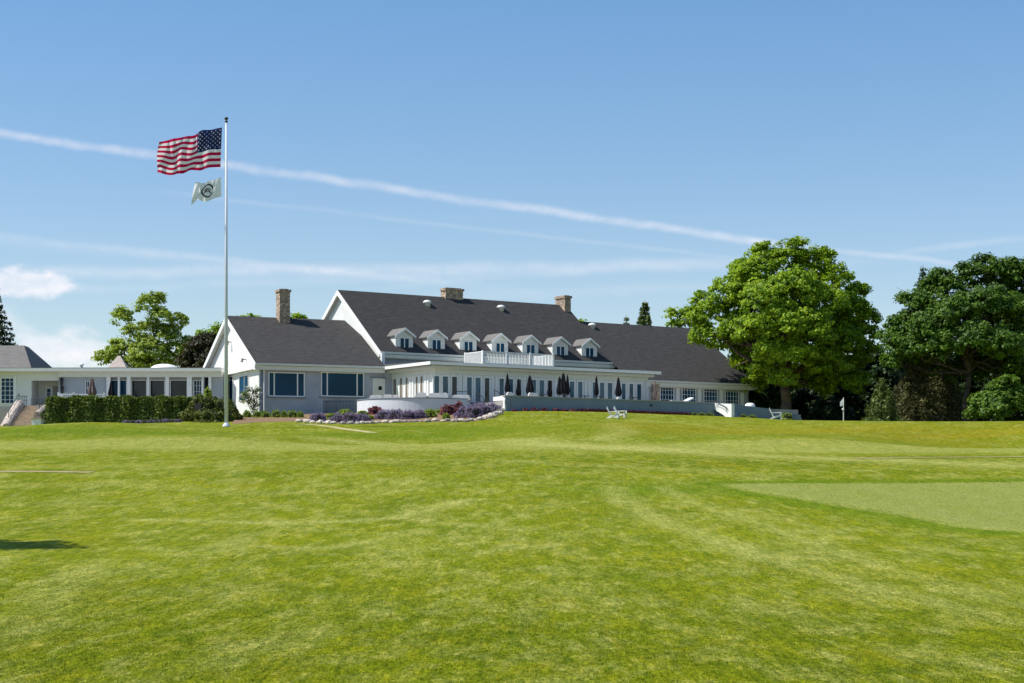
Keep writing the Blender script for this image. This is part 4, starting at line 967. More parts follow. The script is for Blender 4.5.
for px, py, v, wd, lab in ul:
    u = FM.uat(px, v); x, y, _ = FM.w(u, v, 0); umbrella(x, y, ZF, FM.zat(u, v, py)-ZF, lab, GU, 'canvas', wd)
u = FM.uat(655, -1.6); x, y, _ = FM.w(u, -1.6, 0)
umbrella(x, y, ZF, FM.zat(u, -1.6, 381)-ZF, 'narrow closed dark umbrella in front of the stone pier', GU, 'canvas_tan', .16)
x = XW(92, 156.5); umbrella(x, 156.5, 9.1, EYE+(HY-378)*156.5/F-9.1, 'closed taupe umbrella with a pale top rising over the hedge', 'closed umbrellas on the deck', 'canvas_tan', .34)
x = XW(111.4, 156.5); umbrella(x, 156.5, 9.1, EYE+(HY-380.5)*156.5/F-9.1, 'closed black umbrella rising over the hedge beside the glass wall', 'closed umbrellas on the deck', 'canvas', .25)
# sofas, loungers and tables seen over the wall
def sofa(fr, u, v, z, wd, ht, label, group, rz=0, mtl='cushion', cat='sofa', arms=True):
    x, y, _ = fr.w(u, v, 0); t = thing('terrace_sofa', (x, y, z), label, cat, group)
    b = MB(); b.box(u-wd/2, u+wd/2, v, v+.8, z+.12, z+.42, 0, fr); b.build('seat_cushion', mtl, t)
    b = MB(); ht *= .80; b.box(u-wd/2, u+wd/2, v-.12, v+.02, z+.12, z+ht, 0, fr); b.prism([fr.w(u-wd/2+.05, v-.1, z+ht), fr.w(u+wd/2-.05, v-.1, z+ht), fr.w(u+wd/2-.15, v-.1, z+ht+.08), fr.w(u-wd/2+.15, v-.1, z+ht+.08)], Vector((fr.V[0], fr.V[1], 0))*.16); b.build('backrest', mtl, t)
    for sg in (-1, 1):
        b = MB(); b.box(u+sg*wd/2, u+sg*(wd/2+.12), v-.1, v+.8, z+.1, z+ht*.72, 0, fr); b.build('armrest', 'tanbase', t)
        for dv in (0, .7):
            b = MB(); b.tube(fr.w(u+sg*(wd/2-.05), v+dv, z), fr.w(u+sg*(wd/2-.05), v+dv, z+.14), .03, n=6); b.build('leg', 'iron', t)
    return t
GS = 'sofas on the terrace'
for px, v, wd, ht, lab in ((509.6, -4.6, .62, .86, 'small pale-backed armchair beside the first umbrella right of the garden steps'), (532.8, -4.6, .95, .88, 'wide cream sofa back below the thick umbrella'), (618.2, -4.8, .35, .72, 'small white seat below the rightmost closed umbrella')):
    sofa(FM, FM.uat(px, v), v, ZF, wd, ht, lab, GS)
FA = Fr(0, 158.8, 0)
for px, wd, ht, lab in ((376, 1.1, .80, 'white cushioned sofa at the left end above the curved wall'), (388, .8, .86, 'white cushioned armchair in the middle of the left sofa group'), (395.5, .6, .82, 'narrow white armchair at the right of the left sofa group'),
                        (421.5, .85, .86, 'beige-backed armchair in front of the glazed room corner'), (435.5, 1.1, .80, 'low white sofa right of the glazed room corner'), (445, .5, .84, 'small white armchair right of the low white sofa'), (461, 1.5, .66, 'long low white lounger beside the garden steps')):
    D = 157.7 if px < 400 else 155.2 if px > 455 else 154.5
    sofa(Fr(0, D, 0), (px-512)/F*D, 0, ZF, wd, ht, lab, 'white lounge seats above the curved wall')
for px, v, wd, lab in ((564, -4.4, 1.0, 'dark round table below the three bunched umbrellas'), (542, -4.0, .8, 'dark table behind the wall right of the cream sofa'), (585, -3.8, .9, 'dark table left of the slim umbrella'), (600, -4.2, .8, 'dark table right of the slim umbrella'), (633, -4.0, .9, 'dark table right of the rightmost umbrella')):
    u = FM.uat(px, v); x, y, _ = FM.w(u, v, 0); t = thing('terrace_table', (x, y, ZF), lab, 'table', 'dark tables on the terrace')
    b = MB(); b.lathe([(wd/2, .70), (wd/2, .74)], (x, y, ZF), 18); b.build('tabletop', 'iron', t)
    b = MB(); b.tube((x, y, ZF), (x, y, ZF+.7), .04, n=8); b.build('pedestal', 'iron', t); b = MB(); b.lathe([(.25, 0), (.25, .04)], (x, y, ZF), 12); b.build('foot', 'iron', t)
def lounger(fr, u, v, z, ln, label):
    x, y, _ = fr.w(u, v, 0); t = thing('chaise_lounge', (x, y, z), label, 'lounger')
    b = MB(); b.box(u-ln*.5, u+ln*.22, v, v+.7, z+.34, z+.48, 0, fr); b.build('mattress', 'white', t)
    b = MB(); b.prism([fr.w(u+ln*.22, v, z+.38), fr.w(u+ln*.5, v, z+.72), fr.w(u+ln*.5, v, z+.84), fr.w(u+ln*.2, v, z+.5)], Vector((fr.V[0], fr.V[1], 0))*.7); b.build('backrest', 'white', t)
    for a in (-.45, .4):
        for dv in (.05, .62):
            b = MB(); b.tube(fr.w(u+ln*a, v+dv, z), fr.w(u+ln*a, v+dv, z+.36), .03, n=6); b.build('leg', 'white', t)
lounger(FM, FM.uat(683, -4.6), -4.6, ZF+.05, 2.5, 'white reclining lounger showing over the wall below the paned windows')
u = FM.uat(750, VT+1.0); x, y, _ = FM.w(u, VT+1, 0); t = thing('covered_grill', (x, y, ZF-.6), 'rounded white covered shape behind the wall at the right corner of the house', 'covered furniture')
b = MB(); b.lathe([(.50, 0), (.52, .3), (.5, .75), (.44, .95), (.25, 1.06), (.02, 1.08)], (x, y, ZF-.55), 16, fold=.03); b.build('cover', 'white', t, smooth=True); b = MB(); b.tube((x, y, ZF-.6), (x, y, ZF-.5), .35, n=10); b.build('stand', 'iron', t)
# black iron railing left of the curved wall
D = 158.2; t = thing('iron_railing', (XW(334, D), D, 8.3), 'low black iron railing below the second picture window', 'railing')
b = MB(); xa, xb = XW(315.2, 159.8), XW(357, 160.5)
zq0, zq1 = 8.3, EYE+(HY-401.0)*160/F
for k in range(30):
    x = xa+(xb-xa)*k/29; b.tube((x, 159.9, zq0), (x, 159.9, zq1), .016, n=5)
b.build('balusters', 'iron', t); b = MB(); b.box(xa, xb, 159.88, 159.92, zq1-.03, zq1+.02); b.build('top_rail', 'iron', t); b = MB(); b.box(xa-.03, xa+.03, 159.87, 159.93, zq0, zq1+.05); b.build('post', 'iron', t)

# ------------------------------------------------------------------ vegetation
def sph(n): return unit(rng.normal(size=(n, 3)))
def crown_from_lobes(D, lobes, cl_r, per, leaf, dens=1.0, inner=.25, seed=0, flat=.65, depth=None):
    C = []; Rr = []; ctr = np.array([((px-512)/F*D, D, EYE+(HY-py)*D/F) for px, py, *_ in lobes])
    xc = ctr[:, 0].mean(); Wd = np.ptp(ctr[:, 0])*.5+1
    for k, lb in enumerate(lobes):
        px, py, r = lb[:3]; rr = r*D/F
        dy = lb[3] if len(lb) > 3 else (rng.random()*2-1)*Wd*.45
        c = ctr[k]+np.array([0, dy, 0]); c[0] *= (D+dy)/D; c[2] = EYE+(c[2]-EYE)*(D+dy)/D
        n = int(dens*4*math.pi*rr*rr/(cl_r*cl_r*2.2))+3
        d = sph(n); d[:, 2] = np.where(d[:, 2] < -.5, -d[:, 2]*.6, d[:, 2])
        rad = rr*(.70+.32*rng.random((n, 1))**.7)
        C.append(c+d*rad*np.array([1, 1, .92])); ni = int(n*inner)
        if ni: C.append(c+sph(ni)*rr*.6*rng.random((ni, 1))**.5)
    C = np.concatenate(C); Rr = cl_r*(.55+.8*rng.random(len(C)))
    return C, Rr
def leaves_obj(name, C, Rr, per, leaf, mt, parent, outc=None, tintc=.5, flat=.6, droop=.3):
    p, d = clumps(C, Rr, per, flat)
    o = np.array([C[:, 0].mean(), C[:, 1].mean(), C[:, 2].mean()-2]) if outc is None else outc
    nrm = unit(unit(p-o)*.55+d*.5+rng.normal(size=p.shape)*.45+np.array([0, 0, .35]))
    a, b = leaf_axes(nrm, leaf, .72, droop)
    ct = np.repeat(rng.random(len(C)), per)
    tint = np.clip(tintc+(ct-.5)*.5+rng.normal(size=len(p))*.22, 0, 1)
    return quads(name, p, a, b, tint, mt, parent)
def trunk_obj(name, base, top, r0, r1, limbs, parent, mt='bark', wob=.25, seg=7):
    b = MB()
    def limb(p, q_, ra, rb, sg, w_):
        p = Vector(p); q_ = Vector(q_); pts = []
        for k in range(sg+1):
            t_ = k/sg; x = p.lerp(q_, t_); x += Vector((rng.normal()*w_, rng.normal()*w_, 0))*math.sin(math.pi*t_); pts.append(x)
        for k in range(sg): b.tube(pts[k], pts[k+1], ra+(rb-ra)*k/sg, ra+(rb-ra)*(k+1)/sg, 8)
        return pts
    T_ = limb(base, top, r0, r1, seg, wob*.5)
    # root flare
    b.tube(Vector(base)-Vector((0, 0, .2)), Vector(base)+Vector((0, 0, .7)), r0*1.5, r0*1.02, 9)
    for l_ in limbs:
        st = T_[min(len(T_)-1, int(len(T_)*(.45+.5*rng.random())))]
        mid = st.lerp(Vector(l_), .5)+Vector((0, 0, -.08*(Vector(l_)-st).length))
        a = limb(st, mid, r1*.75, r1*.42, 3, wob); a2 = limb(mid, Vector(l_), r1*.42, r1*.12, 4, wob)
        for _ in range(3):
            s_ = a2[1+int(rng.random()*3)]; e = s_+Vector((rng.normal(), rng.normal(), .6+rng.normal()*.5))*((Vector(l_)-st).length*.22); e = s_.lerp(e, .6); limb(s_, e, r1*.2, r1*.05, 2, wob*.4)
    return b.build(name, mt, parent, smooth=True)
def tree(name, label, px, D, base_z, lobes, mt, trunk_r, cl_r=.8, per=60, leaf=.17, dens=1., inner=.25, top_py=None, group=None, cat='tree', trunk_h=.55, twig=True, tint=.5, lp=None, barkm='bark'):
    x = (px-512)/F*D; t = thing(name, (x, D, base_z), label, cat, group)
    C, Rr = crown_from_lobes(D, lobes, cl_r, per, leaf, dens, inner)
    leaves_obj('crown', C, Rr, per, leaf, mt, t, tintc=tint)
    zt = EYE+(HY-min(l[1] for l in lobes))*D/F; zt = base_z+(zt-base_z)*trunk_h
    lm = []
    for lb in lobes: lm.append(((lb[0]-512)/F*D, D+(lb[3]*.8 if len(lb) > 3 else 0), EYE+(HY-lb[1]+lb[2]*.15)*D/F))
    trunk_obj('trunk', (x, D, base_z-.3), (x+.3, D, zt), trunk_r, trunk_r*.5, lm, t, barkm)
    return t
# great maple by the right end of the house
tree('maple_tree', 'large bright green maple with a thick trunk, overhanging the right end of the clubhouse roof', 785, 181, 7.9,
     [(757, 276, 24, -1), (783, 262, 22, 0), (812, 266, 22, 1), (835, 284, 22, 0), (728, 294, 20, -2), (712, 314, 17, 0), (738, 312, 20, 0), (703, 336, 13, 0), (726, 342, 17, 2), (765, 300, 24, -5), (795, 292, 25, -4),
      (825, 305, 23, -3), (851, 312, 20, 0), (862, 335, 15, 0), (756, 330, 21, -5), (782, 322, 22, -6), (812, 332, 23, -5), (842, 342, 21, -2), (770, 352, 17, -5), (798, 356, 19, -5), (828, 364, 20, -3), (856, 362, 15, 0), (746, 350, 15, 2), (762, 372, 14, -2), (784, 380, 12, -4), (752, 385, 12, 3), (806, 378, 16, 2), (835, 374, 18, 3), (858, 382, 12, 1),
      (765, 252, 12, 0), (796, 247, 10, 0), (825, 256, 11, 1), (742, 268, 13, 1), (858, 292, 11, 2), (870, 318, 9, 1), (846, 386, 15, -1), (818, 388, 14, 1), (750, 290, 22, 3), (790, 300, 32, 5), (820, 340, 34, 5), (775, 340, 30, 5), (845, 320, 24, 4), (868, 348, 10, 0), (744, 345, 17, 6), (757, 360, 18, 6), (740, 365, 12, 6), (695, 322, 9, 0), (736, 330, 18, -2)],
     'maple', .62, .62, 52, .145, 1.0, .10)
# wide dark tree at the right edge
tree('broad_tree', 'broad dark green tree at the right edge, leaf clusters layered above a pale trunk', 965, 168, 7.2,
     [(947, 290, 19, 0), (975, 278, 18, 1), (1000, 274, 16, 0), (1024, 284, 20, 0), (922, 306, 17, 0), (905, 324, 15, 0), (896, 345, 14, -1), (930, 328, 18, -3), (958, 312, 20, -4), (988, 304, 21, -4), (1015, 314, 22, -3), (1045, 306, 24, 0),
      (945, 346, 15, -4), (975, 338, 18, -5), (1004, 344, 20, -5), (1032, 345, 22, -2), (1065, 335, 26, 0), (912, 350, 12, -2), (890, 362, 9, 0), (940, 276, 10, 0), (965, 268, 8, 1), (1010, 264, 8, 0), (906, 300, 8, 0), (1018, 372, 13, 0), (1045, 376, 18, 0),
      (960, 320, 28, 5), (1000, 330, 32, 5), (930, 335, 22, 5), (985, 355, 24, 6), (1090, 350, 30, 0), (1040, 330, 28, 5), (985, 262, 10, 2), (932, 290, 14, 2), (1005, 290, 22, 3), (1028, 268, 10, 2), (890, 335, 12, 2), (905, 360, 16, 4), (935, 365, 18, 4), (965, 372, 18, 5), (1000, 368, 20, 4), (1030, 385, 18, 4), (1050, 395, 16, 2), (915, 340, 20, 4)],
     'mapledark', .34, .62, 54, .145, 1.0, .15, trunk_h=.62, barkm='bark_dark')
# conifer poking out left above it
def conifer(name, label, px, D, base_z, top_py, width_px, mt, group=None, n_wh=26, leaf=.16, dens=1., droop=.25, start=.06, cat='conifer', bare=0.):
    x = (px-512)/F*D; zt = EYE+(HY-top_py)*D/F; H = zt-base_z; Rm = width_px*D/F/2
    t = thing(name, (x, D, base_z), label, cat, group); P_ = []; Nn = []; TT = []
    for k in range(n_wh):
        f = start+(1-start)*k/n_wh; z = base_z+H*f; r = Rm*(1-f)**.85*(.85+.3*rng.random())+.12
        nb = max(4, int(9*(1-f)+4)); a0 = rng.random()*6.28
        for j in range(nb):
            a = a0+6.283*j/nb+rng.normal()*.15; L_ = r*(.7+.45*rng.random()); m = max(8, int(dens*L_*46)); s = (rng.random(m)**.75)[:, None]
            dr = np.array([math.cos(a), math.sin(a), 0]); sd = np.array([-math.sin(a), math.cos(a), 0])
            p = np.array([x, D, z])+dr*s*L_+sd*(rng.normal(size=(m, 1))*.22*L_*(1.05-s)**.6)+np.array([0, 0, 1])*(-droop*s*s*L_+.12*rng.normal(size=(m, 1))-.05)
            P_.append(p); Nn.append(unit(np.array([0, 0, .8])+dr*.25+rng.normal(size=(m, 3))*.5)); TT.append(np.full(m, rng.random()))
    P_ = np.concatenate(P_); Nn = np.concatenate(Nn); TT = np.concatenate(TT)
    a, b = leaf_axes(Nn, leaf, .38, .3); quads('crown', P_, a, b, np.clip(.2+TT*.5+rng.normal(size=len(P_))*.2, 0, 1), mt, t)
    b = MB(); b.tube((x, D, base_z-.3), (x, D, zt-.1), .018*H+.05, .02, 9); b.build('trunk', 'bark', t); return t
conifer('spruce_tree', 'dark spruce whose pointed top rises behind the left side of the broad dark tree', 923, 186, 7.4, 264, 84, 'conif', n_wh=34, leaf=.18)
# trees behind the left part
tree('loose_tree', 'airy light green tree with gaps in its crown, rising behind the flat-roofed wing', 147, 215, 8.5,
     [(150, 306, 15, 0), (122, 318, 12, 1), (136, 332, 12, 0), (160, 318, 12, -1), (178, 322, 11, 0), (165, 340, 15, 0), (148, 352, 18, -1), (182, 350, 15, 0), (118, 345, 8, 1), (112, 358, 13, 0), (130, 365, 14, 0), (158, 298, 7, 0), (190, 345, 9, 0), (172, 365, 16, 0), (140, 366, 16, 0), (185, 366, 12, 0), (152, 330, 13, 1), (140, 345, 12, 0), (105, 357, 9, 0), (122, 352, 12, 1), (170, 332, 12, 1)],
     'loose', .35, .62, 28, .17, .85, .06, tint=.65)
tree('purple_tree', 'dark purple-leaved tree between the airy light green tree and the white gable', 203, 208, 8.5,
     [(200, 350, 15, 0), (212, 342, 11, 0), (190, 362, 13, 1), (214, 360, 14, -1), (204, 372, 14, 0)], 'purple_leaf', .3, .7, 50, .18, .9, .3)
tree('round_tree', 'bright green leafy tree just left of the white gable peak, behind the purple tree', 222, 226, 8.5,
     [(208, 338, 11, 0), (222, 334, 12, 0), (236, 338, 14, 0), (214, 352, 14, 0), (230, 352, 16, 1)], 'maple', .35, .8, 50, .2, .9, .3)
for px, D, lb, lab in ((246, 232, [(243, 324, 9, 0), (252, 322, 8, 0), (238, 328, 8, 1), (260, 328, 8, 0)], 'green treetop just showing over the roof left of the tall stone chimney'),
                       (298, 236, [(290, 325, 8, 0), (300, 322, 8, 0), (308, 326, 8, 0)], 'small green treetop just showing over the roof right of the tall stone chimney'),
                       (579, 238, [(579, 325, 5, 0), (584, 329, 5, 0), (574, 330, 5, 0)], 'tiny green treetop in the notch between the main roof and the lower right roof')):
    tree('background_tree', lab, px, D, 8.5, [l for l in lb]+[(px, lb[0][1]+22, 16, 0)], 'maple', .3, .8, 50, .2, .9, .3, group='treetops behind the roofs')
tree('background_tree', 'light green tree rising behind the roof, just left of the great maple', 682, 205, 8.3, [(684, 318, 10, 0), (676, 326, 8, 0), (692, 312, 10, 1), (700, 330, 14, 0), (690, 345, 16, 0), (705, 300, 12, 0), (672, 314, 5, 0)], 'maple', .3, .75, 36, .19, .7, .2, group='treetops behind the roofs')
conifer('small_spruce', 'larger pointed conifer showing over the long right roof', 645, 232, 8.5, 299.5, 74, 'conif_green', 'conifers behind the right roof', 30, .24, 1.6)
conifer('small_spruce', 'small thin conifer top left of the larger one over the right roof', 626.5, 246, 8.5, 314, 52, 'conif_green', 'conifers behind the right roof', 24, .22, 1.2)
conifer('dark_pine', 'tall dark conifer at the left edge behind the grey hipped roof', -4, 192, 8, 284, 78, 'conif', None, 26, .2, 1.0, .15)
# dark wood behind the great maple and the broad tree: each tree its own
wl = [(742, 200, 366, 26, 'under'), (760, 190, 366, 28, 'under'), (800, 196, 376, 32, 'under'), (770, 198, 372, 28, 'under'), (828, 192, 384, 30, 'under'), (850, 200, 372, 32, 'under'), (872, 204, 364, 32, 'under'), (893, 196, 378, 30, 'under'), (915, 200, 368, 34, 'under'), (945, 198, 366, 38, 'under'), (985, 200, 362, 40, 'under'), (1020, 196, 366, 38, 'under'), (1060, 200, 358, 40, 'under')]
labs = ['dark bushy tree at the corner of the right wing', 'dark bushy tree just left of the great maple trunk', 'dark bushy tree just right of the great maple trunk', 'dark bushy tree straight behind the great maple trunk', 'dark bushy tree left of the golf pin',
        'dark bushy tree behind the golf pin', 'dark bushy tree in the gap between maple and broad tree', 'dark bushy tree right of the golf pin, under the dark spruce', 'dark bushy tree behind the olive conifer', 'dark bushy tree left of the pale trunk of the broad tree', 'dark bushy tree right of the pale trunk of the broad tree', 'dark bushy tree near the right edge behind the green shrub', 'dark bushy tree cut off by the right edge']
for (px, D, py, r, mt), lab in zip(wl, labs):
    j = lambda: (rng.random()-.5)*r*.6
    lb = [(px, py, r*.62, 0), (px-r*.5, py+r*.5, r*.6, 0), (px+r*.5, py+r*.45, r*.6, 1), (px+j(), py+r*.9, r*.7, -1), (px-r*.3+j(), py+r*1.3, r*.7, -2), (px+r*.4+j(), py+r*1.4, r*.7, -2)]
    tree('understory_tree', lab, px, D, 7.3, lb, mt, .2, .8, 40, .22, .9, .35, group='dark wood beyond the lawn')
# conifers and shrubs in front of that wood
conifer('olive_conifer', 'dull olive-brown conifer with loose branches, left of the pale trunk of the broad tree', 915, 172, 7.2, 336, 74, 'conif_ol', 'olive conifers', 26, .17, .62, .3)
conifer('olive_conifer', 'second dull brownish conifer close beside the pale trunk of the broad tree', 944, 176, 7.2, 330, 70, 'conif_ol', 'olive conifers', 26, .17, .55, .3)
conifer('young_conifer', 'light green young conifer just right of the golf pin', 882, 165, 7.2, 377, 50, 'conif_green', None, 20, .16, .8, .3)
tree('shrub', 'green rounded shrub low at the right edge of the picture', 1000, 158, 7.15, [(985, 404, 13, 0), (1000, 398, 13, 0), (1014, 404, 13, 0), (996, 410, 13, -1), (1022, 396, 12, 0), (975, 412, 8, 0), (1034, 404, 14, 0), (1008, 382, 9, 0), (997, 388, 8, 0)], 'green_shrub', .1, .5, 60, .13, 1.3, .3, cat='shrub')
# tree out of frame on the left whose shadow falls on the fairway
xs_ = -20.3
t = thing('out_of_frame_tree', (xs_, 35.6, g1(xs_, 35.6)), 'tree just outside the left edge whose dark shadow lies on the near lawn', 'tree')
cz = 9.6
C = np.concatenate([np.array([xs_-.6, 35.7, cz])+sph(110)*np.array([2.3, 2.6, 2.8])*rng.random((110, 1))**.4, np.array([xs_+1.9, 35.4, cz+.2])+sph(60)*np.array([2.2, 1.8, 1.7])*rng.random((60, 1))**.4])
leaves_obj('crown', C, .6*(.7+.6*rng.random(len(C))), 80, .13, 'mapledark', t); trunk_obj('trunk', (xs_, 35.6, g1(xs_, 35.6)-.2), (xs_, 35.6, cz-.5), .2, .1, [tuple(c_) for c_ in C[::14]], t)

# --- hedge and shrubs
def bush(name, label, cen, half, n, leaf, mt, cat, group=None, boxy=False, parent=None, core='soil', tint=.45, spikes=False):
    cen = np.array(cen, float); half = np.array(half, float)
    t = thing(name, (cen[0], cen[1], cen[2]), label, cat, group) if parent is None else parent
    if boxy:
        ar = [half[0]*half[2], half[0]*half[1], half[1]*half[2]]; p = (rng.random((n, 3))*2-1)
        face = rng.choice(3, n, p=np.array(ar)/sum(ar)); q_ = np.abs(p)**.7*np.sign(p)
        for i, (ax) in enumerate((1, 2, 0)):
            mk = face == i; p[mk, ax] = np.where(rng.random(mk.sum()) < .6, -1, 1) if ax == 1 else (1 if ax == 2 else np.sign(p[mk, ax]))
        nrm0 = np.zeros_like(p); 
        for i, ax in enumerate((1, 2, 0)): nrm0[face == i, ax] = p[face == i, ax]
        p = p*half; und = .07*np.sin(p[:, 0]*1.9+1)+.06*np.sin(p[:, 0]*4.3)+.05*np.sin(p[:, 2]*3+p[:, 0]*2)
        p = p+nrm0*(und+rng.normal(size=n)*.06)[:, None]; p[:, 2] += half[2]; P_ = cen+p
        nrm = unit(nrm0*.8+rng.normal(size=p.shape)*.6+np.array([0, 0, .3]))
    else:
        d = sph(n); d[:, 2] = np.abs(d[:, 2])*1.0-.08; lump = 1+.13*np.sin(d[:, 0]*7+cen[0])*np.sin(d[:, 1]*6+cen[1])+.09*np.sin(d[:, 2]*11+cen[0]*2)
        p = d*half*(lump*(.82+.2*rng.random(n)))[:, None]; P_ = cen+p; nrm = unit(d*.7+rng.normal(size=p.shape)*.55+np.array([0, 0, .25]))
    if spikes: a, b = leaf_axes(unit(nrm+rng.normal(size=p.shape)), leaf, .3); b[:, 2] = np.abs(b[:, 2])+leaf*.9
    else: a, b = leaf_axes(nrm, leaf, .7)
    quads('foliage', P_, a, b, np.clip(tint+rng.normal(size=n)*.28, 0, 1), mt, t)
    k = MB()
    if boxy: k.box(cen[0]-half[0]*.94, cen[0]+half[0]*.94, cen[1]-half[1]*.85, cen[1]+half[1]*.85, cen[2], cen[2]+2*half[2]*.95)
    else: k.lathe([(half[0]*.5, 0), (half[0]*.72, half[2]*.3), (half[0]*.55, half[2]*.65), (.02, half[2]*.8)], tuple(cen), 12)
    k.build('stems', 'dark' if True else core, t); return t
D = 151.0; x0, x1 = XW(49.5, D), XW(199, D); zb = g1((x0+x1)/2, D)-.1; zt = EYE+(HY-398.3)*D/F
bush('clipped_hedge', 'long clipped dark green hedge in front of the flat-roofed wing', ((x0+x1)/2, D, zb), ((x1-x0)/2, .8, (zt-zb)/2), 30000, .105, 'hedge', 'hedge', boxy=True, tint=.5)
for (px, py0, py1, D, rx, mt, lab, n) in ((203, 395.0, 425, 149.5, 1.75, 'yew', 'rounded yew shrub at the right end of the clipped hedge', 5200), (220, 394.5, 424, 150.0, 1.5, 'yew', 'taller yew shrub directly behind the flagpole base', 4200),
    (213, 408, 427, 146.5, 1.5, 'yew', 'low spreading yew shrub left of the flagpole base', 3800), (232, 407.5, 425, 147.5, .85, 'yew', 'small yew shrub right of the flagpole base', 2400)):
    x = XW(px, D); z0 = g1(x, D)-.1; bush('yew_shrub', lab, (x, D, z0), (rx, rx*.85, EYE+(HY-py0)*D/F-z0), n, .10, mt, 'shrub', 'yew shrubs round the flagpole', tint=.45)
D = 152.5; x = XW(51, D); bush('climbing_shrub', 'brownish green shrub between the stone stairs and the hedge', (x, D, g1(x, D)-.1), (.9, .7, 2.3), 2400, .10, 'rose', 'shrub', tint=.3)
x = XW(207, 162); bush('climbing_plant', 'small green climber in the opening beside the white french door', (x, 162.5, 9.1), (.35, .3, 2.2), 800, .11, 'loose', 'plant')
# rose tree against the corner of the gabled house
D = 155.2; x = XW(252, D); z0 = g1(x, D); t = thing('rose_shrub', (x, D, z0), 'open rose shrub with pale blossoms climbing the corner of the gabled house', 'rose')
C = np.array([[XW(px, D), D+(rng.random()-.5)*.8, EYE+(HY-py)*D/F] for px, py in ((245, 394), (249, 396), (254, 391), (257, 396), (253, 400), (248, 401), (256, 403), (252, 406), (255, 410), (242, 399), (258, 389), (250, 390))])
leaves_obj('foliage', C, .38*np.ones(len(C)), 60, .10, 'rose', t, flat=.9, tintc=.6); leaves_obj('blossoms', C+rng.normal(size=C.shape)*.15, .42*np.ones(len(C)), 9, .085, 'bloom', t, flat=.9)
b = MB()
for c_ in C[::2]: b.tube((x+.1, D, z0-.1), tuple(c_), .03, .012, 6)
b.build('stems', 'bark', t)

# --- flower bed: soil bank, border stones, plants
bed = [onground(299, 421.8, 100), onground(330, 423.5, 100), onground(352, 423.6, 100), onground(400, 422.2, 100), onground(440, 421.8, 100), onground(470, 421.5, 100), onground(492, 418.5, 100), (XW(502, 151.6), 151.6), (XW(492, 152.8), 152.8), (XW(470, 154.4), 154.4), (XW(430, 152.6), 152.6), (XW(395, 153.8), 153.8), (XW(356, 157.0), 157.0), (XW(318, 158.8), 158.8), (XW(305, 157.6), 157.6)]
sheet('flower_bed', bed, 'soil', .03)
sheet('mulch_strip', [onground(233, 424, 100), onground(262, 422, 100), onground(296, 421.6, 100), (XW(312, 157.8), 157.8), (XW(262, 156.3), 156.3), (XW(236, 158), 158)], 'soil', .025)
sheet('hedge_mulch', [(XW(196, 147), 146.0), (XW(235, 147), 145.5), (XW(240, 152), 152), (XW(196, 151), 151)], 'soil', .02)
strip('walkway', [onground(372, 433, 100), onground(352, 430.2, 100), onground(335, 427.6, 100), onground(318, 425.4, 100), onground(300, 424.2, 100)], .75, 'walk', .02)
def rock(x, y, s, lab, mt, grp, sq=(1, .8, .6)):
    z = g1(x, y); b = MB(); n1, n2 = 9, 6; vs = [(0, 0, -1)]; fs = []
    ph = rng.random(6)*6
    for i in range(1, n2):
        th = math.pi*i/n2
        for j in range(n1):
            a = 6.283*j/n1; rr = 1+.16*math.sin(2*a+ph[0])+.12*math.sin(3*a+th*2+ph[1])+rng.normal()*.06
            vs.append((math.sin(th)*math.cos(a)*rr, math.sin(th)*math.sin(a)*rr, -math.cos(th)*rr))
    vs.append((0, 0, 1))
    for j in range(n1): fs.append((0, 1+(j+1) % n1, 1+j))
    for i in range(n2-2):
        for j in range(n1): fs.append((1+i*n1+j, 1+i*n1+(j+1) % n1, 1+(i+1)*n1+(j+1) % n1, 1+(i+1)*n1+j))
    m0 = 1+(n2-2)*n1
    for j in range(n1): fs.append((m0+j, m0+(j+1) % n1, len(vs)-1))
    rz = rng.random()*1.0-.5; c_, s_ = math.cos(rz), math.sin(rz)
    b.add([(x+s*sq[0]*(v_[0]*c_-v_[1]*s_), y+s*sq[1]*(v_[0]*s_+v_[1]*c_), z+s*sq[2]*(v_[2]*.9+.55)) for v_ in vs], fs)
    o = b.build('border_rock', mt, smooth=False); setp(o, lab, 'rock', grp)
ed = [(301, 422.2), (330, 423.9), (352, 424.2), (375, 423.3), (400, 422.6), (420, 422.2), (440, 421.9), (458, 421.9), (472, 421.2), (484, 419.6), (492, 417.3), (499, 413.6), (502, 411.2)]
ep = [np.array(onground(a, c_, 100)) for a, c_ in ed]
seg_ = [np.linalg.norm(ep[i+1]-ep[i]) for i in range(len(ep)-1)]; tot = sum(seg_); s_pos = 0; k = 0
while s_pos < tot and k < 90:
    q_ = s_pos; i = 0
    while i < len(seg_)-1 and q_ > seg_[i]: q_ -= seg_[i]; i += 1
    p = ep[i]+(ep[i+1]-ep[i])*min(1, q_/seg_[i]); sz = .13+.19*rng.random(); frc = s_pos/tot
    if frc > .72: sz *= 1.3
    rock(p[0]+rng.normal()*.1, p[1]+rng.normal()*.22+.1, sz, 'pale irregular stone in the row edging the flower bed', 'rock' if rng.random() < .6 else 'rock_dark', 'stones edging the flower bed')
    if rng.random() < .35: rock(p[0]+rng.normal()*.2, p[1]+.55, sz*.7, 'pale irregular stone in the row edging the flower bed', 'rock', 'stones edging the flower bed')
    s_pos += sz*1.75; k += 1
def plant(px, py, rpx, hpx, mt, name, lab, grp, n=500, leaf=.07, spikes=False, cat='flower', D=None, tint=.5):
    """py: height of the plant's foot in the picture; placed where the ground is seen there"""
    x, y = onground(px, py, 100) if D is None else (XW(px, D), D)
    s = y/F; bush(name, lab, (x, y, g1(x, y)-.05), (rpx*s, rpx*s*.8, hpx*s), n, leaf, mt, cat, grp, spikes=spikes, tint=tint)
GLv = 'lavender clumps in the flower bed'; GRd = 'dark red barberries in the flower bed'; GLm = 'yellow-green shrubs in the flower bed'
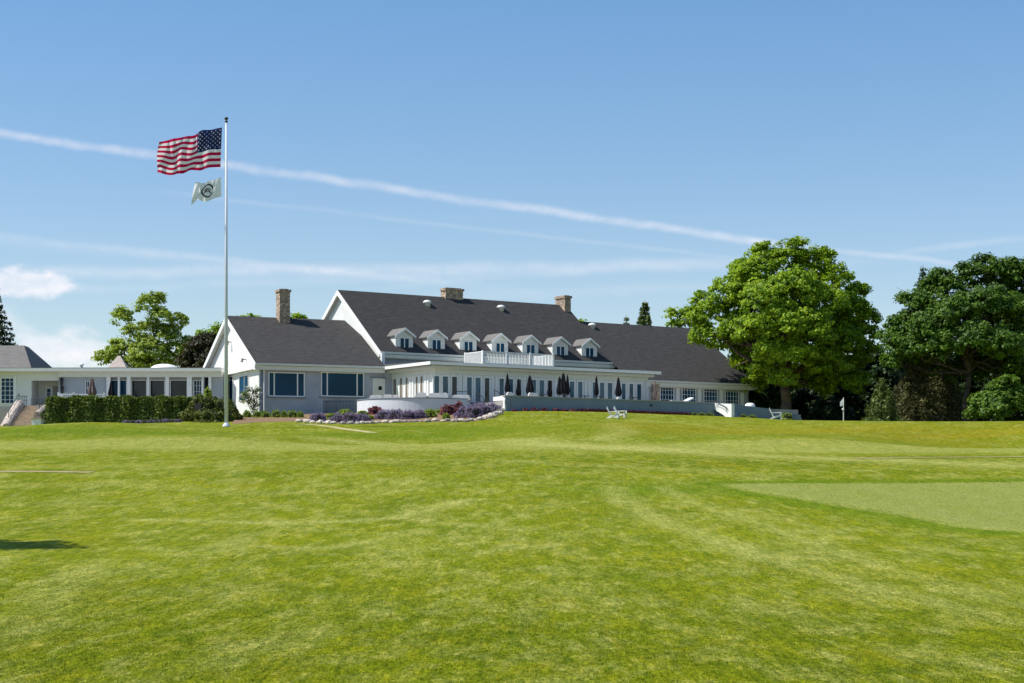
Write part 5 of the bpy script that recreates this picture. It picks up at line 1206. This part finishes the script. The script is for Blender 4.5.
lavs = [(318, 421.5, 9, 9, 'lavender clump at the left end of the flower bed'), (338, 422.3, 8, 9, 'lavender clump in front of the first lime shrub'), (350, 422.3, 9, 10, 'lavender clump below the corner of the curved wall'), (362, 421, 8, 8, 'lavender clump right of the curved wall corner'),
        (384, 419, 9, 9, 'lavender clump in the middle left of the bed, under the sunlit wall'), (396, 419, 10, 10, 'lavender clump under the sunlit part of the curved wall'), (409, 419, 9, 10, 'lavender clump just left of the middle lime shrub'), (420, 418, 8, 8, 'lavender clump right behind the middle lime shrub'),
        (464, 417.5, 9, 11, 'lavender clump right of the bare mulch patch'), (474, 417.5, 10, 13, 'large purple lavender clump left of centre at the right end of the bed'), (484, 415.5, 10, 12, 'large purple lavender clump at the right end of the bed'), (492, 412.5, 9, 10, 'last lavender clump before the garden steps'), (478, 411, 9, 9, 'lavender clump at the back beside the right lime shrub')]
for px, py, r, h, lab in lavs: plant(px, py+.3, r*1.12, h*1.12, 'lav', 'lavender_plant', lab, GLv, 1500, .07, True, tint=.5)
for px, py, r, h, lab in ((322, 412.6, 9, 8, 'dark red barberry left of the iron railing end'), (331, 411.5, 8, 7, 'dark red barberry under the iron railing'), (351, 410.8, 9, 10, 'tall dark red barberry at the corner of the curved wall'), (375, 414.5, 8, 10, 'dark red barberry against the sunlit curved wall'), (383, 413, 6, 7, 'small dark red barberry right beside the wall barberry'),
                          (448, 415, 9, 13, 'dark red barberry with bright tips before the shaded curved wall'), (459, 413, 8, 12, 'dark red barberry left of the right lime shrub'), (346, 408.5, 6, 9, 'small dark red barberry behind the first lime shrub')):
    plant(px, py, r, h, 'redleaf', 'barberry_shrub', lab, GRd, 900, .085, cat='shrub')
for px, py, r, h, lab in ((345, 416, 9, 8, 'first lime-coloured shrub from the left in the flower bed'), (363, 416, 6, 6, 'lime-coloured shrub beside the curved wall corner'), (413, 411.5, 6, 6, 'pale green shrub against the sunlit curved wall'), (429, 417.5, 8, 9, 'lime-coloured shrub in the middle of the bed'), (404, 412.5, 5, 5, 'tiny pale green shrub against the sunlit curved wall'),
                          (446, 419, 4, 7, 'narrow green plant in the bare mulch patch'), (473, 409, 11, 6.5, 'wide lime-coloured shrub behind the right lavender'), (494, 408.5, 6, 5, 'olive shrub beside the garden steps'), (331, 419, 5, 7, 'yellowish shrub left of the first lime shrub'), (439, 413.5, 5, 5, 'small reddish-green shrub below the shaded curved wall'), (370, 420, 4, 6, 'small dark green plant between the lavenders')):
    plant(px, py, r, h, 'lime' if 'lime' in lab or 'yellow' in lab else 'loose', 'leafy_shrub', lab, GLm, 800, .085, cat='shrub', tint=.55)
for i, px in enumerate((265, 276, 292, 284, 300, 257, 247)):
    r = (5, 6, 6.5, 4, 4, 5, 5)[i]; lab = ['lime daylily clump below the first picture window, left one', 'lime daylily clump below the middle of the first picture window', 'largest lime clump, below the right end of the first picture window', 'low lime clump between two larger ones under the window', 'small green clump at the left tip of the flower bed', 'green clump at the foot of the house corner', 'green clump between the yew and the house corner'][i]
    plant(px, 417.5, r, 5+r*.5, 'lime' if i != 4 else 'loose', 'daylily_plant', lab, 'daylilies at the house wall', 450, .09, True, cat='plant', tint=.35)
# greyish lavender row before the hedge
for i in range(9):
    px = 126+i*6.5; plant(px, 427.0, 5, 4.2, 'lavleaf' if i % 2 else 'lav', 'low_lavender', 'low greyish lavender plant in the row at the foot of the hedge', 'grey lavender row before the hedge', 350, .06, True, D=147.6, tint=.6)
# little round shrubs along the terrace wall
for i, px in enumerate((514.8, 524.8, 534.2, 544.4, 555.8, 564, 573)):
    u = FM.uat(px, VT-.5); x, y, _ = FM.w(u, VT-.5, 0)
    lab = ['first', 'second', 'third', 'fourth', 'fifth', 'sixth', 'seventh'][i]+' round dark red shrub from the garden steps, at the terrace wall foot'
    bush('round_shrub', lab, (x, y, g1(x, y)-.05), ((.30, .30, .36, .38, .36, .4, .42)[i], .35, (.22, .36, .36, .36, .34, .28, .30)[i]), 260, .06, 'redleaf', 'shrub', 'round shrubs along the terrace wall', tint=.25)
u0_, u1_ = FM.uat(578, VT-.3), FM.uat(690, VT-.3); C = []
m = 1500; uu = u0_+(u1_-u0_)*rng.random(m); vv = VT-.25-.25*rng.random(m); XX = FM.O[0]+uu*FM.U[0]+vv*FM.V[0]; YY = FM.O[1]+uu*FM.U[1]+vv*FM.V[1]
p = np.stack([XX, YY, gz(XX, YY)+.22*rng.random(m)], 1); a, b = leaf_axes(sph(m), .08); o = quads('dry_groundcover', p, a, b, rng.random(m)*.4, 'redleaf'); setp(o, kind='stuff')
for i, px in enumerate((694, 701, 709, 743, 752)):
    u = FM.uat(px, VT-.5); x, y, _ = FM.w(u, VT-.5, 0)
    bush('fern_clump', ['leftmost bright green clump at the wall foot, left of the white stair block', 'middle bright green clump left of the white stair block', 'bright green clump touching the white stair block on its left', 'bright green clump just right of the white stair block', 'bright green clump right of the stair block, under the white cover'][i], (x, y, g1(x, y)-.05), (.42, .3, .34), 300, .07, 'loose', 'plant', 'green clumps at the terrace wall foot', spikes=True, tint=.3)
bush('fern_clump', 'lone light green clump at the far end of the low wall, beside the maple trunk', (XW(788, 168), 168.5, g1(XW(788, 168), 168.5)), (.55, .4, .8), 500, .09, 'loose', 'plant', 'green clumps at the terrace wall foot')

# ------------------------------------------------------------------ grass blades on the near lawn
n = 600000
yy = 13.5+(rng.random(n)**1.5)*22; kp = rng.random(n) < np.clip(1.2-(yy-17)/15, 0, 1)*.9
yy = yy[kp]; n = len(yy); xx = (rng.random(n)*2-1)*(yy*.30+.6)
dz = gz(xx, yy); h = .007+.013*rng.random(n)
keep = ~((xx > 7) & (yy > 38.5)) ; xx, yy, dz, h = xx[keep], yy[keep], dz[keep], h[keep]; n = len(xx)
ang = rng.random(n)*6.283; wdt = .0035+.003*(yy-14)/10; A_ = np.stack([np.cos(ang)*wdt, np.sin(ang)*wdt, np.zeros(n)], 1)
B_ = np.stack([rng.normal(size=n)*.012, rng.normal(size=n)*.012, h], 1); C_ = np.stack([xx, yy, dz-.004], 1)
pat = .5+.22*np.sin(xx*.9+np.sin(yy*.5)*1.5)*np.sin(yy*.45+xx*.2)
o = quads('grass', C_, A_, B_, np.clip(pat+rng.normal(size=n)*.28, 0, 1), 'grassleaf', tri=True); setp(o, kind='stuff')
